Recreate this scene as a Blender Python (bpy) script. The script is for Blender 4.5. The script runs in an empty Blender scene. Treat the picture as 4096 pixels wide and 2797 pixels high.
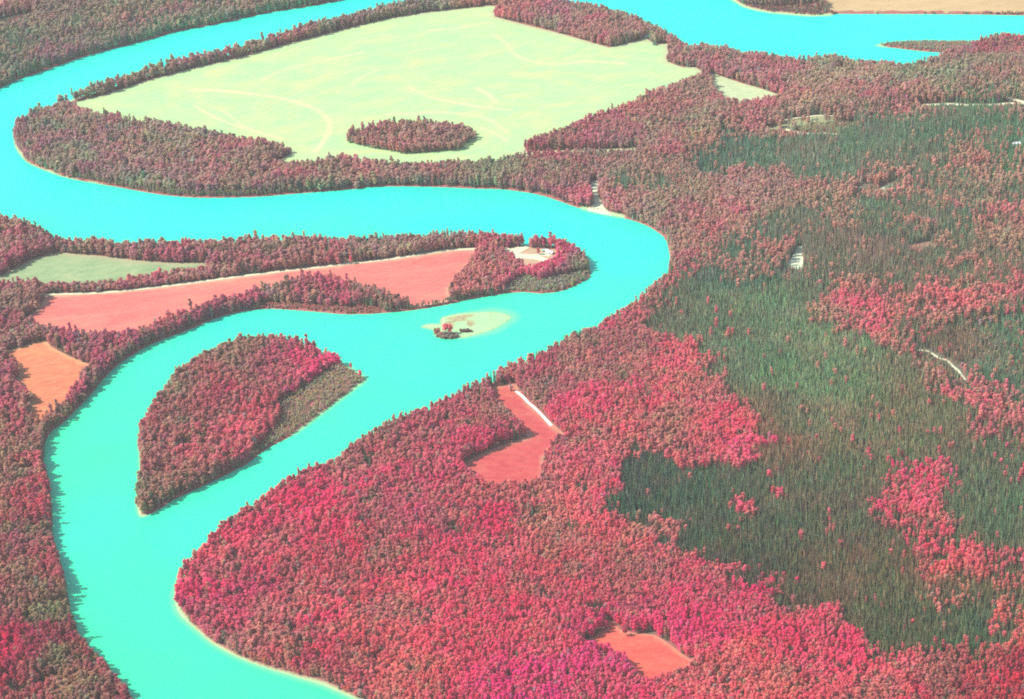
import bpy, math, random
import numpy as np
from mathutils import Vector, Matrix
from mathutils.geometry import delaunay_2d_cdt

random.seed(7)
RNG = np.random.default_rng(7)
SC = bpy.context.scene
COL = SC.collection

# ------------------------------------------------------------------ camera, sky, sun, exposure
CAM_H = 1890.0
LENS = 95.0
F = LENS / 36.0 * 4096.0
PITCH = math.radians(30.0)
ROLL = math.radians(-4.5)
cd = bpy.data.cameras.new('camera')
cam = bpy.data.objects.new('camera', cd)
COL.objects.link(cam)
cam.location = (0, 0, CAM_H)
CAM_R = Matrix.Rotation(math.pi / 2 - PITCH, 3, 'X') @ Matrix.Rotation(ROLL, 3, 'Z')
cam.rotation_euler = CAM_R.to_euler()
cd.lens = LENS
cd.sensor_width = 36.0
cd.clip_start = 1.0
cd.clip_end = 120000.0
SC.camera = cam

SUN_EL = math.radians(48)
SHD = Vector((1.0, -0.02, 0)).normalized()           # direction the shadows fall
world = bpy.data.worlds.new('World')
SC.world = world
world.use_nodes = True
wn = world.node_tree
for n in list(wn.nodes):
    wn.nodes.remove(n)
w_out = wn.nodes.new('ShaderNodeOutputWorld')
w_bg = wn.nodes.new('ShaderNodeBackground')
w_sky = wn.nodes.new('ShaderNodeTexSky')
w_sky.sky_type = 'NISHITA'
w_sky.sun_disc = False
w_sky.sun_elevation = SUN_EL
w_sky.sun_rotation = math.atan2(-SHD.x, -SHD.y) % (2 * math.pi)
w_bg.inputs['Strength'].default_value = 0.15
wn.links.new(w_sky.outputs['Color'], w_bg.inputs['Color'])
wn.links.new(w_bg.outputs['Background'], w_out.inputs['Surface'])

sl = bpy.data.lights.new('sun', 'SUN')
sl.energy = 4.2
sl.angle = math.radians(0.5)
sl.color = (1.0, 0.95, 0.88)
so = bpy.data.objects.new('sun', sl)
COL.objects.link(so)
ldir = Vector((SHD.x * math.cos(SUN_EL), SHD.y * math.cos(SUN_EL), -math.sin(SUN_EL)))
so.rotation_euler = ldir.to_track_quat('-Z', 'Y').to_euler()
so.location = (-1000, 0, 3000)

SC.view_settings.view_transform = 'Standard'
SC.view_settings.look = 'None'
SC.view_settings.exposure = 0.74
SC.view_settings.gamma = 1.0
SC.view_settings.use_curve_mapping = False
cy = SC.cycles
cy.use_denoising = False
cy.max_bounces = 8
cy.diffuse_bounces = 5
cy.filter_width = 1.95
cy.glossy_bounces = 2
cy.transmission_bounces = 2
cy.volume_bounces = 0
cy.transparent_max_bounces = 4
cy.caustics_reflective = False
cy.caustics_refractive = False

HAZE = 0.000023
WATER_Z = -2.0

# ------------------------------------------------------------------ mapping the survey of the photo onto the ground
SRC = 4096.0 / 2324.0
CR = np.array(CAM_R)                       # columns: camera right, up, back
def unproj(p, z=0.0):
    """sight line through a surveyed point (2324 px wide survey) met with level z -> world x, y"""
    p = np.asarray(p, float)
    u = (p[..., 0] * SRC - 2048.0) / F
    v = -(p[..., 1] * SRC - 1398.5) / F
    dx, dy, dz = [CR[i, 0] * u + CR[i, 1] * v - CR[i, 2] for i in range(3)]
    t = (z - CAM_H) / dz
    return np.stack([dx * t, dy * t], -1)
def proj(x, y, z):
    Z_ = z - CAM_H
    a, b, c = [CR[0, i] * x + CR[1, i] * y + CR[2, i] * Z_ for i in range(3)]
    return (a / -c * F + 2048) / SRC, (-b / -c * F + 1398.5) / SRC, -c

def smooth_poly(pts, closed=True, step=6.0):
    """Catmull-Rom through world points, resampled at about `step` metres"""
    P = np.asarray(pts, float)
    n = len(P)
    out = []
    rng = range(n) if closed else range(n - 1)
    for i in rng:
        if closed:
            p0, p1, p2, p3 = P[(i - 1) % n], P[i], P[(i + 1) % n], P[(i + 2) % n]
        else:
            p0, p1, p2, p3 = P[max(i - 1, 0)], P[i], P[i + 1], P[min(i + 2, n - 1)]
        L = np.linalg.norm(p2 - p1)
        k = max(1, int(L / step))
        for t in np.arange(k) / k:
            out.append(0.5 * ((2 * p1) + (-p0 + p2) * t + (2 * p0 - 5 * p1 + 4 * p2 - p3) * t * t
                              + (-p0 + 3 * p1 - 3 * p2 + p3) * t ** 3))
    if not closed:
        out.append(P[-1])
    return np.array(out)

def inside(x, y, poly):
    r = np.zeros(x.shape, bool)
    mn, mx = poly.min(0), poly.max(0)
    sel = (x > mn[0]) & (x < mx[0]) & (y > mn[1]) & (y < mx[1])
    if not sel.any():
        return r
    xs, ys = x[sel], y[sel]
    c = np.zeros(xs.shape, bool)
    n = len(poly)
    j = n - 1
    for i in range(n):
        xi, yi = poly[i]
        xj, yj = poly[j]
        if yi != yj:
            cr = ((yi > ys) != (yj > ys)) & (xs < (xj - xi) * (ys - yi) / (yj - yi) + xi)
            c ^= cr
        j = i
    r[sel] = c
    return r

def seg_dist(x, y, line, closed=False):
    """distance of points to a polyline (full)"""
    d = np.full(x.shape, 1e9)
    n = len(line)
    for i in range(n if closed else n - 1):
        a, b = line[i], line[(i + 1) % n]
        ab = b - a
        L2 = (ab ** 2).sum() + 1e-9
        t = np.clip(((x - a[0]) * ab[0] + (y - a[1]) * ab[1]) / L2, 0, 1)
        d = np.minimum(d, (x - a[0] - t * ab[0]) ** 2 + (y - a[1] - t * ab[1]) ** 2)
    return np.sqrt(d)

_LAT = RNG.random((256, 256))
def vnoise(x, y, s, seed=0):
    x = x / s + seed * 17.31
    y = y / s + seed * 9.77
    xi, yi = np.floor(x).astype(int), np.floor(y).astype(int)
    fx, fy = x - xi, y - yi
    fx, fy = fx * fx * (3 - 2 * fx), fy * fy * (3 - 2 * fy)
    g = lambda a, b: _LAT[a % 256, b % 256]
    return (g(xi, yi) * (1 - fx) + g(xi + 1, yi) * fx) * (1 - fy) + (g(xi, yi + 1) * (1 - fx) + g(xi + 1, yi + 1) * fx) * fy
def sstep(a, b, v):
    t = np.clip((v - a) / (b - a), 0, 1)
    return t * t * (3 - 2 * t)
def lin(c):
    c = np.asarray(c, float) / 255.0
    return np.where(c <= 0.04045, c / 12.92, ((c + 0.055) / 1.055) ** 2.4)

# ------------------------------------------------------------------ the river's two banks and its islands
BANK = [(2700,40),(2324,35),(2217,33),(2050,32),(1950,32),(1897,32),(1883,36),(1837,37),(1783,33),(1737,28),(1690,17),(1660,0),
 (1600,-20),(1500,-45),(1300,-70),(1050,-60),(900,-35),(775,0),(700,15),(617,28),(547,43),(467,60),(400,72),(350,87),(300,100),
 (233,117),(187,130),(143,145),(110,157),(67,172),(27,187),(0,200),(-60,230),(-130,290),(-160,350),(-140,410),(-70,465),(0,507),
 (33,512),(67,528),(90,537),(120,550),(140,557),(167,561),(200,564),(263,568),(300,566),(367,564),(467,565),(533,562),(650,558),(775,558),
 (818,554),(935,551),(1050,549),(1108,548),(1135,547),(1168,549),(1180,556),(1218,558),(1262,559),(1285,569),(1308,582),(1328,594),
 (1338,608),(1340,622),(1335,632),(1308,647),(1275,660),(1232,666),(1188,663),(1142,667),(1098,674),(1058,681),(1022,690),(962,701),
 (918,706),(875,710),(825,713),(775,713),(733,709),(667,704),(607,701),(550,707),(500,719),(443,742),(400,759),(367,771),(333,786),
 (300,806),(267,829),(233,862),(200,902),(173,929),(143,959),(117,979),(103,1002),(99,1030),(100,1058),(110,1101),(117,1158),(119,1218),
 (127,1251),(140,1298),(153,1351),(160,1391),(173,1431),(187,1464),(207,1490),(233,1518),(260,1545),(283,1572),(297,1595),(330,1650),(380,1750),
 (1150,1750),(950,1640),(860,1605),(810,1588),(775,1574),(733,1556),(667,1536),(600,1515),(533,1489),(483,1461),(450,1433),(417,1405),
 (402,1385),(396,1360),(398,1338),(410,1318),(424,1302),(447,1276),(470,1248),(490,1228),(518,1208),(543,1186),(560,1172),(588,1156),
 (615,1136),(640,1117),(672,1100),(695,1087),(725,1077),(775,1051),(818,1022),(862,993),(902,974),(945,952),(988,932),(1032,912),
 (1062,897),(1090,886),(1118,869),(1158,848),(1190,833),(1222,820),(1257,799),(1308,773),(1350,759),(1378,739),(1418,718),(1445,696),
 (1475,669),(1500,649),(1515,630),(1522,608),(1522,590),(1518,562),(1508,539),(1492,526),(1468,512),(1435,500),(1392,490),(1368,485),
 (1342,480),(1308,470),(1275,458),(1235,445),(1198,437),(1142,430),(1075,428),(1008,425),(908,423),(842,425),(775,432),(667,440),
 (600,446),(500,449),(433,448),(367,442),(313,433),(253,422),(200,413),(160,405),(123,395),(93,383),(63,368),(47,353),(37,337),(33,320),
 (33,307),(43,292),(67,277),(100,256),(133,242),(152,234),(163,226),(233,206),(333,173),(433,145),(550,118),(667,83),(775,54),(875,28),
 (975,12),(1108,-1),(1200,-6),(1255,12),(1298,20),(1342,26),(1392,40),(1452,55),(1472,66),(1505,83),(1535,95),(1550,110),(1570,121),(1600,119),
 (1640,125),(1677,133),(1730,138),(1783,147),(1823,151),(1897,147),(1937,151),(2010,156),(2040,161),(2083,159),(2123,147),(2160,132),
 (2187,124),(2150,120),(2100,117),(2040,110),(1987,103),(2040,97),(2097,95),(2150,95),(2230,95),(2324,97),(2700,105)]
ISLAND = [(317,996),(322,985),(335,955),(370,902),(400,864),(435,838),(470,817),(520,794),(560,786),(620,784),(655,789),(700,801),(733,811),(775,826),
 (800,839),(828,861),(808,880),(775,905),(717,949),(667,986),(600,1022),(560,1053),(500,1084),(450,1108),(400,1131),(367,1151),(333,1171),
 (322,1174),(315,1168),(312,1151),(315,1108),(318,1075),(317,1022)]
SANDBAR = [(958,741),(975,736),(1002,736),(1000,730),(1005,721),(1025,716),(1048,712),(1095,709),(1120,708),(1140,711),(1155,716),(1160,721),(1150,729),
 (1135,739),(1115,749),(1082,759),(1052,766),(1022,768),(998,766),(988,759),(987,751),(984,748),(968,745)]
W_RIVER = smooth_poly(unproj(BANK, WATER_Z))
W_ISL = smooth_poly(unproj(ISLAND, WATER_Z))
W_BAR = smooth_poly(unproj(SANDBAR, WATER_Z), step=4)

# shores with bare sand: (survey line, sand width m, width of the shallows m)
BEACH = [([(860,1605),(810,1588),(775,1574),(733,1556),(667,1536),(600,1515),(533,1489),(483,1461),(450,1433),(417,1405),(402,1385),(396,1360),(398,1338),(406,1322)], 3.4, 8),
 ([(317,1010),(318,1075),(315,1108),(312,1151),(318,1172),(330,1172)], 2.6, 4),
 ([(733,811),(775,826),(800,839),(828,861),(808,880),(775,905),(717,949),(667,986)], 3.6, 7),
 ([(1322,476),(1345,482),(1370,487),(1405,494)], 9, 5),
 ([(1655,-3),(1690,17),(1737,28),(1783,33),(1837,37),(1883,36)], 6, 3),
 ([(2008,100),(1987,103),(2008,107)], 4, 4),
 ([(43,292),(33,310),(37,337),(63,368),(93,383),(160,405),(253,422),(200,413)], 1.3, 2),
 ([(152,233),(163,227),(175,223)], 8, 3)]
BEACH_W = [(smooth_poly(unproj(p, WATER_Z), False), a, b) for p, a, b in BEACH]

# ------------------------------------------------------------------ open land: fields, clearings, tracks (survey outlines)
FIELDS = {
 'big': [(157,240),(163,233),(233,216),(333,183),(433,156),(550,129),(667,96),(775,68),(875,43),(975,27),(1108,13),(1135,14),(1122,38),(1175,52),(1275,77),(1382,108),
   (1430,97),(1465,86),(1475,93),(1488,101),(1518,99),(1514,140),(1550,153),(1577,153),(1594,162),(1592,182),(1550,200),(1488,220),(1435,247),(1382,264),(1322,290),(1268,310),
   (1222,326),(1190,340),(1196,345),(1250,342),(1340,340),(1442,336),(1460,342),(1440,356),(1330,362),(1250,362),(1192,366),(1148,372),(1132,376),(1095,380),(1008,388),(908,386),(858,384),(808,377),(775,370),(717,386),
   (640,382),(617,373),(650,354),(662,348),(655,345),(620,338),(553,328),(473,312),(393,298),(333,289),(300,289),(247,273),(200,258),(158,243)],
 'side': [(1608,164),(1633,172),(1683,189),(1730,202),(1771,217),(1774,231),(1720,240),(1690,246),(1643,241),(1626,224),(1616,200)],
 'tan': [(1828,-60),(1836,-5),(1868,15),(1885,26),(1905,29),(2324,29),(2700,31),(2700,-60)],
 'corner': [(-120,-40),(36,-30),(38,15),(25,18),(0,27),(-120,50)],
 'meadow': [(-60,650),(0,626),(40,607),(77,586),(107,579),(137,573),(173,577),(220,580),(263,585),(300,590),(333,593),(383,597),(473,597),(472,608),(447,618),(393,624),(300,637),(267,644),(200,650),(97,657),(0,656),(-60,664)],
 'clover': [(87,670),(183,668),(267,663),(400,648),(527,631),(633,618),(775,602),(788,599),(858,593),(942,581),(1025,569),(1072,566),(1088,568),(1078,594),(1054,624),(1027,656),(1018,684),(975,692),(938,698),(925,695),
   (892,681),(858,667),(818,661),(775,648),(707,643),(650,655),(623,661),(600,668),(567,678),(520,695),(483,702),(433,724),(393,733),(360,753),(333,760),(283,768),(207,774),(167,772),(133,764),(97,758),(75,742),(53,728),(80,706),(100,679),(104,674)],
 'orange': [(16,796),(103,771),(117,788),(160,810),(212,831),(206,850),(180,872),(158,916),(127,948),(85,972),(62,950),(72,914),(48,894),(34,869),(44,849),(26,824),(10,808)],
 'strip': [(1108,886),(1122,877),(1168,868),(1176,880),(1202,917),(1248,956),(1290,993),(1262,1012),(1240,1040),(1236,1070),(1224,1104),(1202,1112),(1158,1119),(1122,1118),(1094,1104),(1064,1087),(1048,1070),(1052,1050),(1095,1029),(1142,1009),(1197,991),(1184,979),(1166,965),(1140,932),(1120,908)],
 'small': [(1330,1473),(1316,1462),(1345,1447),(1380,1425),(1374,1412),(1378,1404),(1390,1409),(1400,1422),(1412,1432),(1442,1437),(1485,1441),(1508,1454),(1550,1486),(1585,1509),(1570,1530),(1510,1552),(1482,1564),(1455,1560),(1434,1530),(1418,1508),(1400,1496),(1380,1484),(1340,1484)],
 'glade': [(1700,300),(1750,293),(1763,286),(1817,274),(1837,272),(1867,275),(1900,272),(1915,276),(1890,292),(1840,298),(1790,302),(1755,307)],
}
W_FIELDS = {k: unproj(v) for k, v in FIELDS.items()}
# bare patches of pale ground (survey outlines)
GROVE = [(783,324),(790,316),(818,306),(860,298),(908,295),(960,293),(1008,294),(1045,298),(1072,303),(1078,314),(1066,326),(1040,342),(1000,345),(940,349),(912,350),(880,343),(840,336)]
PATCH = {
 'landing': [(1334,444),(1336,430),(1342,414),(1356,408),(1362,416),(1360,432),(1359,446),(1366,460),(1372,472),(1392,489),(1368,484),(1344,479),(1320,475),(1334,474),(1348,462),(1340,452),(1342,446)],
 'pit': [(1782,612),(1796,600),(1805,584),(1812,572),(1822,572),(1820,590),(1826,606),(1822,626),(1800,624)],
 'yard': [(1128,562),(1135,560),(1160,565),(1185,559),(1200,553),(1206,558),(1190,568),(1175,575),(1200,578),(1225,576),(1252,570),(1258,574),(1245,582),(1222,580),(1250,590),(1262,596),(1235,594),(1208,588),(1180,586),(1160,589),(1146,586),(1150,577),(1138,570)],
 'lawn': [(1170,560),(1262,566),(1268,596),(1255,606),(1215,618),(1190,620),(1182,604),(1172,592),(1150,588),(1140,564)],
 'brown': [(2050,572),(2075,562),(2105,558),(2125,563),(2118,576),(2085,582),(2060,582)],
 'gap': [(775,590),(790,587),(796,588),(794,598),(780,602)],
 'slot': [(1950,434),(1958,430),(1966,430),(1958,438)],
 'slot2': [(1994,436),(2012,428),(2036,420),(2040,424),(2018,434),(2000,442)],
 'cut': [(2155,765),(2210,752),(2290,745),(2340,730),(2340,860),(2290,875),(2240,850),(2200,830),(2170,800)],
 'slot3': [(2294,338),(2312,336),(2314,342),(2298,344)],
 'slot4': [(1590,384),(1600,380),(1604,386),(1594,390)],
 'slot5': [(1642,400),(1650,398),(1652,405),(1644,406)],
}
W_GROVE = unproj(GROVE)
W_PATCH = {k: unproj(v) for k, v in PATCH.items()}
# tracks: survey line, width m, clearance m
TRACK = {
 'field_edge': ([(88,668.5),(183,666.5),(267,661.5),(400,646.5),(527,629.5),(633,616.5),(775,600.5),(858,591.5),(942,579.5),(1025,567.5),(1085,565)], 5.0, 0.5),
 'white': ([(1171,888),(1188,902),(1199,914),(1215,927),(1236,949),(1251,966)], 3.8, 3.0),
 'bush': ([(2085,805),(2103,807),(2130,822),(2150,829),(2163,841),(2175,850),(2184,862),(2192,872)], 3.8, 5.5),
 'ridge': ([(1640,296),(1700,288),(1830,274),(1900,273),(1960,270),(1985,268),(2040,260),(2090,248)], 3.6, 3.0),
 'ridge_east': ([(2090,248),(2130,246),(2160,245),(2190,248),(2250,248),(2293,245),(2400,247)], 7.0, 6.5),
 'county': ([(2262,222),(2280,231),(2324,243),(2420,268)], 7.0, 4.0),
 'loop': ([(1782,300),(1800,306),(1830,313),(1870,314),(1900,316)], 4.0, 4.0),
 'far': ([(-20,52),(20,41),(45,35),(72,28)], 4.0, 4.0),
}
W_TRACK = {k: (smooth_poly(unproj(a), False, 8), w, c) for k, (a, w, c) in TRACK.items()}

# ------------------------------------------------------------------ terrain height
GX0, GX1, GY0, GY1, GS = -1500.0, 1500.0, 2220.0, 5460.0, 3.0
gxs = np.arange(GX0, GX1 + .1, GS)
gys = np.arange(GY0, GY1 + .1, GS)
GXX, GYY = np.meshgrid(gxs, gys)
wet = inside(GXX, GYY, W_RIVER) & ~inside(GXX, GYY, W_ISL) & ~inside(GXX, GYY, W_BAR)
R_ = 60.0
def local_dist(lines, R=R_):
    d = np.full(GXX.shape, R * R)
    for line, closed in lines:
        n = len(line)
        for i in range(n if closed else n - 1):
            a, b = line[i], line[(i + 1) % n]
            x0, x1 = min(a[0], b[0]) - R, max(a[0], b[0]) + R
            y0, y1 = min(a[1], b[1]) - R, max(a[1], b[1]) + R
            i0, i1 = max(int((x0 - GX0) / GS), 0), int((x1 - GX0) / GS) + 2
            j0, j1 = max(int((y0 - GY0) / GS), 0), int((y1 - GY0) / GS) + 2
            if i1 <= 0 or j1 <= 0 or i0 >= len(gxs) or j0 >= len(gys):
                continue
            X, Y = GXX[j0:j1, i0:i1], GYY[j0:j1, i0:i1]
            ab = b - a
            t = np.clip(((X - a[0]) * ab[0] + (Y - a[1]) * ab[1]) / ((ab ** 2).sum() + 1e-9), 0, 1)
            q = (X - a[0] - t * ab[0]) ** 2 + (Y - a[1] - t * ab[1]) ** 2
            d[j0:j1, i0:i1] = np.minimum(d[j0:j1, i0:i1], q)
    return np.sqrt(d)
dist = local_dist([(W_RIVER, True), (W_ISL, True), (W_BAR, True)])
SD = np.where(wet, -dist, dist)                    # + on land, - in the water
sand = np.zeros(GXX.shape)
shallow = np.zeros(GXX.shape)
for ln, sw, wd in BEACH_W:
    d = local_dist([(ln, False)], 40)
    sand = np.maximum(sand, 1 - sstep(sw * .7, sw * 1.2, d + 4.5 * (vnoise(GXX, GYY, 26, 3) - .42)))
    shallow = np.maximum(shallow, 1 - sstep(1.0, wd, d))
onbar = inside(GXX, GYY, W_BAR)
dbar = local_dist([(W_BAR, True)], 40)
sand = np.where(onbar, 1.0, sand)
barE = sstep(40, 110, GXX - W_BAR[:, 0].min())
shallow = np.maximum(shallow, (1 - sstep(1, 4 + 16 * barE, dbar)))
riseW = 4.0 + 7.0 * sand
Z = np.where(wet, WATER_Z - 3.5 * sstep(0, 12, dist), WATER_Z + (0 - WATER_Z) * sstep(0, riseW, dist))
Z = np.where(onbar, WATER_Z + .25 + .5 * sstep(0, 10, dbar), Z)
openland = np.zeros(GXX.shape, bool)
for k in ('big', 'side', 'tan', 'meadow', 'clover', 'orange', 'strip', 'small', 'corner'):
    openland |= inside(GXX, GYY, W_FIELDS[k])
# rolling ground of the upland forest on the right
GU, GV, _ = proj(GXX, GYY, 0.0)
upl = sstep(1400, 1750, GU + .12 * (GV - 800)) * sstep(20, 59, np.where(wet, 0, dist)) * (~wet)
fd = local_dist([(W_FIELDS[k], True) for k in ('big', 'side', 'strip', 'small')], 60)
upl = np.where(openland, 0, upl * sstep(5, 58, fd))
Z = Z + upl * (16 * (vnoise(GXX, GYY, 230, 1) - .25) + 7 * (vnoise(GXX, GYY, 95, 2) - .5))
def sample(A, x, y):
    fx = np.clip((np.asarray(x) - GX0) / GS, 0, len(gxs) - 1.001)
    fy = np.clip((np.asarray(y) - GY0) / GS, 0, len(gys) - 1.001)
    i, j = fx.astype(int), fy.astype(int)
    u, v = fx - i, fy - j
    return (A[j, i] * (1 - u) + A[j, i + 1] * u) * (1 - v) + (A[j + 1, i] * (1 - u) + A[j + 1, i + 1] * u) * v

# ------------------------------------------------------------------ materials
def mat(name):
    m = bpy.data.materials.new(name)
    m.use_nodes = True
    nt = m.node_tree
    for n in list(nt.nodes):
        nt.nodes.remove(n)
    out = nt.nodes.new('ShaderNodeOutputMaterial')
    return m, nt, out
def nd(nt, typ, **kw):
    n = nt.nodes.new(typ)
    for k, v in kw.items():
        if k.startswith('i_'):
            n.inputs[k[2:]].default_value = v
        else:
            setattr(n, k, v)
    return n
def ramp(nt, fac, stops):
    r = nt.nodes.new('ShaderNodeValToRGB')
    el = r.color_ramp.elements
    while len(el) < len(stops):
        el.new(0.5)
    for e, (p, c) in zip(el, stops):
        e.position = p
        e.color = (*c, 1)
    nt.links.new(fac, r.inputs['Fac'])
    return r.outputs['Color']
def mixc(nt, fac, a, b, blend='MIX'):
    m = nt.nodes.new('ShaderNodeMix')
    m.data_type = 'RGBA'
    m.blend_type = blend
    for s, v in ((m.inputs[0], fac), (m.inputs[6], a), (m.inputs[7], b)):
        if isinstance(v, (int, float)):
            s.default_value = v
        elif isinstance(v, (tuple, list, np.ndarray)):
            s.default_value = (*[float(q) for q in v[:3]], 1)
        else:
            nt.links.new(v, s)
    return m.outputs[2]
def noise(nt, vec, scale, detail=4, rough=.55, dist=0.0):
    n = nd(nt, 'ShaderNodeTexNoise')
    n.inputs['Scale'].default_value = scale
    n.inputs['Detail'].default_value = detail
    n.inputs['Roughness'].default_value = rough
    n.inputs['Distortion'].default_value = dist
    nt.links.new(vec, n.inputs['Vector'])
    return n.outputs['Fac']
def geo_pos(nt, scale=(1, 1, 1), rz=0.0):
    g = nd(nt, 'ShaderNodeNewGeometry')
    mp = nd(nt, 'ShaderNodeMapping')
    mp.inputs['Scale'].default_value = scale
    mp.inputs['Rotation'].default_value = (0, 0, rz)
    nt.links.new(g.outputs['Position'], mp.inputs['Vector'])
    return mp.outputs['Vector']
def attr(nt, name, typ='GEOMETRY'):
    a = nd(nt, 'ShaderNodeAttribute')
    a.attribute_name = name
    a.attribute_type = typ
    return a
def bsdf(nt, out, col, rough=.9, spec=.1, **kw):
    p = nd(nt, 'ShaderNodeBsdfPrincipled')
    if isinstance(col, (tuple, list, np.ndarray)):
        p.inputs['Base Color'].default_value = (*[float(q) for q in col[:3]], 1)
    else:
        nt.links.new(col, p.inputs['Base Color'])
    p.inputs['Roughness'].default_value = rough
    p.inputs['Specular IOR Level'].default_value = spec
    nt.links.new(p.outputs['BSDF'], out.inputs['Surface'])
    return p
def diffuse(nt, out, col):
    p = nd(nt, 'ShaderNodeBsdfDiffuse')
    if isinstance(col, (tuple, list, np.ndarray)):
        p.inputs['Color'].default_value = (*[float(q) for q in col[:3]], 1)
    else:
        nt.links.new(col, p.inputs['Color'])
    nt.links.new(p.outputs['BSDF'], out.inputs['Surface'])
    return p

def simple(name, col, rough=.8, spec=.2, var=.12, scale=2.0, alb=.8):
    m, nt, out = mat(name)
    v = geo_pos(nt)
    f = noise(nt, v, scale, 3)
    c = np.asarray(col, float) * alb
    bsdf(nt, out, ramp(nt, f, [(.3, tuple(c * (1 - var))), (.7, tuple(np.minimum(c * (1 + var), 1)))]), rough, spec)
    return m

# forest floor + sand + sandbar
M_GROUND, nt, out = mat('forest_floor')
v = geo_pos(nt)
f1, f2 = noise(nt, v, .02, 5, .6), noise(nt, v, .25, 3, .6)
floor_c = mixc(nt, .45, ramp(nt, f1, [(.35, (.24, .085, .075)), (.55, (.34, .11, .095)), (.7, (.27, .14, .09))]),
               ramp(nt, f2, [(.35, (.18, .07, .055)), (.65, (.36, .14, .11))]))
sand_c = mixc(nt, .5, ramp(nt, f1, [(.35, (.18, .48, .20)), (.65, (.30, .53, .24))]), ramp(nt, f2, [(.3, (.34, .48, .24)), (.7, (.46, .56, .32))]))
floor_c = mixc(nt, attr(nt, 'needles').outputs['Fac'], floor_c, ramp(nt, f2, [(.35, (.085, .095, .065)), (.65, (.15, .14, .10))]))
gc = mixc(nt, attr(nt, 'sand').outputs['Fac'], floor_c, sand_c)
scrub_c = ramp(nt, f2, [(.3, (.25, .20, .10)), (.7, (.38, .36, .18))])
gc = mixc(nt, attr(nt, 'scrub').outputs['Fac'], gc, scrub_c)
diffuse(nt, out, gc)

# glacial, false colour water
M_WATER, nt, out = mat('turquoise_water')
v = geo_pos(nt)
f1 = noise(nt, geo_pos(nt, (.004, .012, 1), .15), 1.0, 4, .55, .6)
f2 = noise(nt, v, .22, 3, .7)
deep = ramp(nt, attr(nt, 'tone').outputs['Fac'], [(0, (.028, .64, .29)), (.45, (.022, .64, .36)), (1, (.004, .61, .47))])
wc = mixc(nt, mixc(nt, .5, f1, f2), mixc(nt, 1.0, deep, (.82, .93, .92), 'MULTIPLY'), mixc(nt, 1.0, deep, (1.28, 1.06, 1.07), 'MULTIPLY'))
wc = mixc(nt, attr(nt, 'shallow').outputs['Fac'], wc, (.15, .60, .27))
p = bsdf(nt, out, wc, .32, .25)
b = nd(nt, 'ShaderNodeBump')
b.inputs['Strength'].default_value = .25
b.inputs['Distance'].default_value = .3
nt.links.new(noise(nt, v, .35, 3, .6), b.inputs['Height'])
nt.links.new(b.outputs['Normal'], p.inputs['Normal'])

def field_mat(name, cols, big=.006, small=.08, aniso=(1, 1), rz=0.0, streak=None, warp=1.2, edge=None, furrow=.022):
    """cols: dark, main, light of the crop; aniso stretches the drilled rows"""
    cols = [tuple(np.array(q) * .73) for q in cols]
    streak = None if streak is None else tuple(np.array(streak) * .78)
    edge = None if edge is None else tuple(np.array(edge) * .76)
    m, nt, out = mat(name)
    v = geo_pos(nt, (aniso[0], aniso[1], 1), rz)
    f1 = noise(nt, v, big, 5, .6, warp)
    f2 = noise(nt, v, small, 4, .65, .3)
    f3 = noise(nt, geo_pos(nt), .5, 2, .7)
    wv = nd(nt, 'ShaderNodeTexWave')
    wv.inputs['Scale'].default_value = furrow
    wv.inputs['Distortion'].default_value = 14.0
    wv.inputs['Detail'].default_value = 3.0
    wv.inputs['Detail Scale'].default_value = .6
    nt.links.new(geo_pos(nt, (1, 1, 1), rz + 1.35), wv.inputs['Vector'])
    c = mixc(nt, .42, ramp(nt, f1, [(.35, cols[0]), (.5, cols[1]), (.64, cols[2])]), ramp(nt, f2, [(.36, cols[0]), (.5, cols[1]), (.64, cols[2])]))
    c = mixc(nt, .5, c, mixc(nt, 1.0, c, ramp(nt, f3, [(.3, (.80, .80, .80)), (.7, (1.15, 1.15, 1.15))]), 'MULTIPLY'))
    c = mixc(nt, 1.0, c, ramp(nt, wv.outputs['Fac'], [(.2, (.96, .97, .955)), (.8, (1.03, 1.02, 1.03))]), 'MULTIPLY')
    if streak is not None:
        c = mixc(nt, attr(nt, 'streak').outputs['Fac'], c, streak)
    if edge is not None:
        c = mixc(nt, attr(nt, 'edge').outputs['Fac'], c, edge)
    diffuse(nt, out, c)
    return m
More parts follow.
